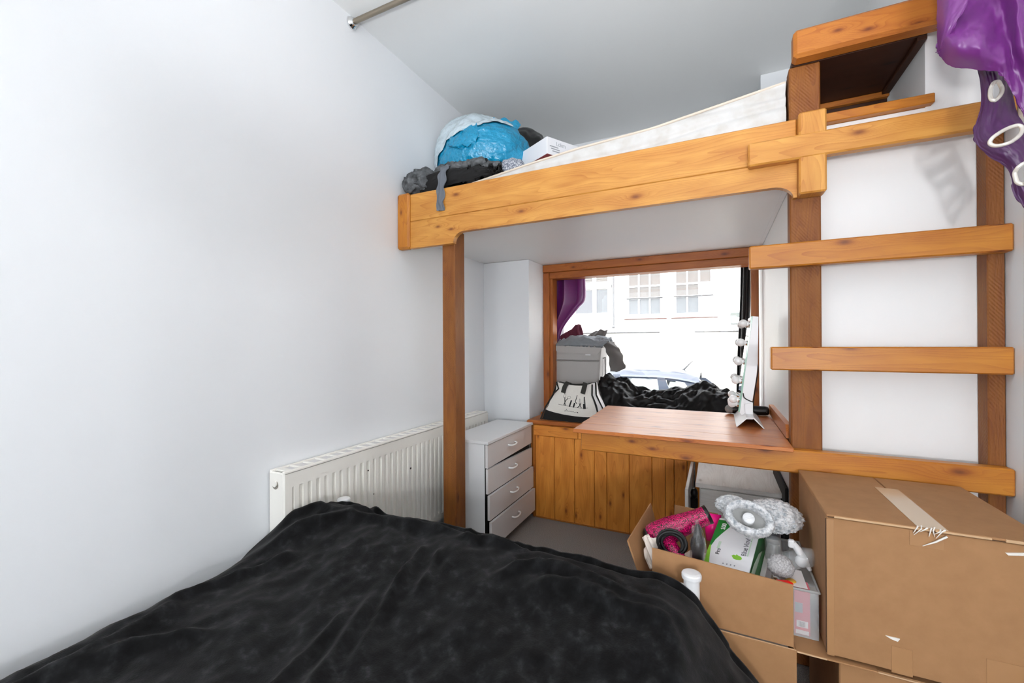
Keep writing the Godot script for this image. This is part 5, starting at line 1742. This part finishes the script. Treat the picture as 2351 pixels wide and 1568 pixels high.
func glove_box() -> void:
	var t := thing("glove_box", "green and white printed box of vinyl gloves propped up in the open box", "box", P(0.05, 0.45, 1.65))
	# the big printed face leans back; frame: x across, y up the face, z out of it
	var y := (P(0.002, 0.625, 1.83) - P(-0.048, 0.550, 1.63)).normalized()
	var x := Vector3(0.866, 0.03, 0.5).normalized()
	x = (x - y * x.dot(y)).normalized()
	var xf := Transform3D(Basis(x, y, x.cross(y)), P(-0.048, 0.550, 1.63))
	var w := 0.148
	var h := 0.235
	box("carton", Vector3(0, -0.02, -0.085), Vector3(w, h, 0), M.glove_white, t, 0.0015, xf)
	var st := mb()
	var swoosh := func(sx: SurfaceTool, a: Array, z: float) -> void:
		var pl := PackedVector2Array()
		for p in a:
			pl.append(p)
		extr(sx, pl, z, z + 0.0004, xf)
	# left edge: a deep green band narrowing downwards, lime below it
	swoosh.call(st, [Vector2(0.0005, 0.223), Vector2(0.060, 0.223), Vector2(0.046, 0.19), Vector2(0.028, 0.15), Vector2(0.014, 0.115), Vector2(0.007, 0.08), Vector2(0.0005, 0.05)], 0.0001)
	ob("green_print", st, M.glove_green, t)
	st = mb()
	swoosh.call(st, [Vector2(0.0005, 0.08), Vector2(0.006, 0.085), Vector2(0.010, 0.06), Vector2(0.016, 0.02), Vector2(0.024, -0.018), Vector2(0.0005, -0.018)], 0.0003)
	ob("lime_print", st, M.glove_lime, t)
	st = mb()
	# the hand mark
	var hand := [Vector2(0.075, 0.040), Vector2(0.080, 0.052), Vector2(0.090, 0.058)]
	swoosh.call(st, [Vector2(0.086, 0.044), Vector2(0.082, 0.050), Vector2(0.088, 0.056), Vector2(0.094, 0.054), Vector2(0.096, 0.060), Vector2(0.102, 0.056), Vector2(0.112, 0.052), Vector2(0.116, 0.044), Vector2(0.112, 0.037), Vector2(0.100, 0.035), Vector2(0.090, 0.038)], 0.0003)
	ob("hand_print", st, M.glove_lime, t)
	var turn := Basis(Vector3.BACK, PI / 2)
	words("print", "Pro", 0.018, xf * Transform3D(turn, Vector3(0.036, 0.058, 0.0006)), M.print_dark, t, true)
	box("print", Vector3(0.0275, 0.072, 0.0003), Vector3(0.0365, 0.108, 0.0007), M.glove_mint, t, 0.0001, xf)
	words("print", "Blue Vinyl Gloves", 0.020, xf * Transform3D(turn, Vector3(0.118, 0.135, 0.0006)), M.print_dark, t)
	box("print", Vector3(0.128, 0.06, 0.0003), Vector3(0.132, 0.15, 0.0007), M.glove_mint, t, 0.0001, xf)
	for k in 4:
		box("print", Vector3(0.062 + k * 0.012, 0.004, 0.0003), Vector3(0.066 + k * 0.012, 0.010, 0.0008), M.print_grey, t, 0.0001, xf)
	words("print", "100", 0.022, xf * Transform3D(turn, Vector3(0.026, 0.188, 0.0010)), M.glove_white, t, true)
	box("print", Vector3(0.030, 0.17, 0.0005), Vector3(0.032, 0.205, 0.0010), M.glove_white, t, 0.0001, xf)
	# the right-hand side: green with a pale leaf and a white count
	st = mb()
	var side := xf * Transform3D(Basis(Vector3.UP, PI / 2), Vector3(w, 0, 0))
	extr(st, PackedVector2Array([Vector2(0.0005, -0.02), Vector2(0.084, -0.02), Vector2(0.084, 0.233), Vector2(0.0005, 0.233)]), 0.0001, 0.0004, side)
	ob("green_print", st, M.glove_deep, t)
	st = mb()
	extr(st, PackedVector2Array([Vector2(0.012, -0.02), Vector2(0.040, -0.02), Vector2(0.044, 0.05), Vector2(0.050, 0.11), Vector2(0.056, 0.16), Vector2(0.034, 0.12), Vector2(0.018, 0.05)]), 0.0004, 0.0007, side)
	ob("leaf_print", st, M.glove_mint, t)
	st = mb()
	extr(st, PackedVector2Array([Vector2(0.042, -0.018), Vector2(0.083, -0.018), Vector2(0.083, 0.20), Vector2(0.060, 0.16), Vector2(0.046, 0.08)]), 0.0004, 0.0007, side)
	ob("green_print", st, M.glove_green, t)
	words("print", "100", 0.020, side * Transform3D(turn, Vector3(0.071, 0.018, 0.0010)), M.glove_white, t, true)
	# a second one stands behind it
	var t2 := thing("glove_box", "second pale carton with a green corner, pressed against the right of the glove box", "box", P(0.15, 0.45, 1.66))
	var xf2 := xf * Transform3D(Basis.IDENTITY, Vector3(w + 0.002, -0.022, -0.105))
	box("carton", Vector3(0, -0.02, -0.03), Vector3(0.016, 0.20, 0.025), M.pack_white, t2, 0.001, xf2)
	box("green_print", Vector3(0.001, -0.019, 0.0251), Vector3(0.015, 0.02, 0.0255), M.glove_green, t2, 0.0001, xf2)


# ---------------------------------------------------------------- top right
func purple_curtain() -> void:
	var t := thing("eyelet_curtain", "shiny purple satin eyelet curtain hung from the rod in front of the ladder handrail", "curtain", P(0.72, 1.7, 1.75))
	# upper bundle: one broad fold falling to a pointed hem
	var st := mb()
	var a := [[P(0.613, 2.206, 1.740), P(0.622, 2.146, 1.710), P(0.678, 2.102, 1.690), P(0.725, 2.079, 1.690), P(0.762, 2.022, 1.710), P(0.806, 1.940, 1.730)],
		[P(0.613, 2.257, 1.740), P(0.611, 2.180, 1.660), P(0.654, 2.136, 1.630), P(0.719, 2.122, 1.660), P(0.767, 2.083, 1.700), P(0.801, 2.000, 1.700)],
		[P(0.613, 2.310, 1.740), P(0.635, 2.269, 1.710), P(0.671, 2.217, 1.660), P(0.741, 2.208, 1.700), P(0.749, 2.131, 1.650), P(0.801, 2.092, 1.690)],
		[P(0.616, 2.363, 1.740), P(0.666, 2.374, 1.780), P(0.721, 2.346, 1.760), P(0.741, 2.289, 1.700), P(0.753, 2.225, 1.650), P(0.810, 2.216, 1.700)],
		[P(0.618, 2.469, 1.740), P(0.663, 2.476, 1.770), P(0.722, 2.444, 1.760), P(0.742, 2.389, 1.700), P(0.768, 2.362, 1.680), P(0.811, 2.362, 1.700)],
		[P(0.60, 2.70, 1.69), P(0.645, 2.70, 1.70), P(0.70, 2.70, 1.69), P(0.76, 2.70, 1.70), P(0.82, 2.70, 1.69), P(0.87, 2.70, 1.70)],
		[P(0.60, 2.90, 1.645), P(0.645, 2.90, 1.65), P(0.70, 2.90, 1.645), P(0.76, 2.90, 1.65), P(0.82, 2.90, 1.645), P(0.87, 2.90, 1.65)],
		[P(0.60, 3.025, 1.642), P(0.645, 3.025, 1.642), P(0.70, 3.025, 1.642), P(0.76, 3.025, 1.642), P(0.82, 3.025, 1.642), P(0.87, 3.025, 1.642)],
		[P(0.60, 3.044, 1.662), P(0.645, 3.044, 1.662), P(0.70, 3.044, 1.662), P(0.76, 3.044, 1.662), P(0.82, 3.044, 1.662), P(0.87, 3.044, 1.662)],
		[P(0.60, 2.95, 1.684), P(0.645, 2.95, 1.684), P(0.70, 2.95, 1.684), P(0.76, 2.95, 1.684), P(0.82, 2.95, 1.684), P(0.87, 2.95, 1.684)]]
	cloth(st, a, 90, 150, 0.004, func(u, v, p): return Vector3(0, 0, (0.010 * nz.get_noise_2d(u * 4, v * 6) + 0.003 * nz.get_noise_2d(u * 14, v * 18)) * (1.0 - smoothstep(0.5, 0.75, v))))
	ob("fold", st, M.satin, t)
	st = mb()
	var b2 := [[P(0.611, 2.202, 1.735), P(0.610, 2.189, 1.720), P(0.612, 2.190, 1.710)],
		[P(0.611, 2.281, 1.735), P(0.605, 2.240, 1.680), P(0.621, 2.227, 1.660)],
		[P(0.611, 2.361, 1.735), P(0.616, 2.312, 1.670), P(0.647, 2.289, 1.645)],
		[P(0.611, 2.441, 1.735), P(0.625, 2.385, 1.670), P(0.661, 2.352, 1.645)]]
	cloth(st, b2, 30, 40, 0.004, func(u, v, _p): return Vector3(0, 0, 0.003 * nz.get_noise_2d(u * 5, v * 6)))
	ob("fold", st, M.satin, t)
	# the header band hangs below, turned so that its eyelets show
	st = mb()
	var low := [[P(0.724, 2.166, 1.800), P(0.724, 2.042, 1.780), P(0.693, 1.929, 1.740), P(0.710, 1.858, 1.710), P(0.744, 1.804, 1.700), P(0.758, 1.727, 1.690), P(0.786, 1.671, 1.690)],
		[P(0.745, 2.145, 1.775), P(0.746, 2.050, 1.755), P(0.719, 1.928, 1.715), P(0.737, 1.873, 1.685), P(0.763, 1.816, 1.675), P(0.780, 1.749, 1.665), P(0.803, 1.709, 1.665)],
		[P(0.798, 2.157, 1.820), P(0.802, 2.078, 1.800), P(0.793, 1.983, 1.760), P(0.801, 1.916, 1.730), P(0.818, 1.871, 1.720), P(0.834, 1.803, 1.710), P(0.850, 1.776, 1.710)]]
	var holes := [[Vector2(0.445, 0.60), Vector2(0.060, 0.28)], [Vector2(0.155, 0.52), Vector2(0.042, 0.17)], [Vector2(0.745, 0.42), Vector2(0.056, 0.26)]]
	var wave := func(u: float, v: float, _p: Vector3) -> Vector3: return Vector3(0, 0, 0.004 * sin(u * 11.0 + v * 3) + 0.004 * nz.get_noise_2d(u * 7, v * 5))
	cloth(st, low, 150, 60, 0.003, wave, func(u, v):
		for q in holes:
			if ((Vector2(u, v) - q[0]) / q[1]).length() < 1.0:
				return true
		return false)
	ob("header_band", st, M.satin_shaded, t)  # same satin, darkened to hold the shade of the turned-away band
	for q in holes:
		st = mb()
		var ring := []
		for i in 37:
			var g := TAU * i / 36.0
			var uv: Vector2 = q[0] + q[1] * Vector2(cos(g), sin(g)) * 1.05
			ring.append(patch(low, uv.x, uv.y) + wave.call(uv.x, uv.y, Vector3.ZERO) + Vector3(0, 0, 0.001))
		tube(st, ring, 0.0052, 10, false)
		ob("eyelet", st, M.eyelet, t)


func curtain_rod() -> void:
	var t := thing("curtain_rod", "thin brushed metal rod held to the left wall by a chrome flange under the ceiling", "curtain rod", P(-0.4, 2.99, 1.66))
	var st := mb()
	tube(st, [P(-1.735, 3.026, 1.662), P(0.899, 3.020, 1.662)], 0.0135, 16)
	ob("rod", st, M.rod_metal, t)
	for s in [[-1.749, 1.0], [0.899, -1.0]]:
		st = mb()
		lathe(st, [Vector2(0.0001, 0.0), Vector2(0.030, 0.0), Vector2(0.033, 0.004), Vector2(0.030, 0.012), Vector2(0.024, 0.018), Vector2(0.021, 0.028), Vector2(0.016, 0.029), Vector2(0.0001, 0.029)], along(P(s[0], 3.024, 1.662), P(s[0] + s[1], 3.024, 1.662)), 28)
		ob("flange", st, M.chrome, t)
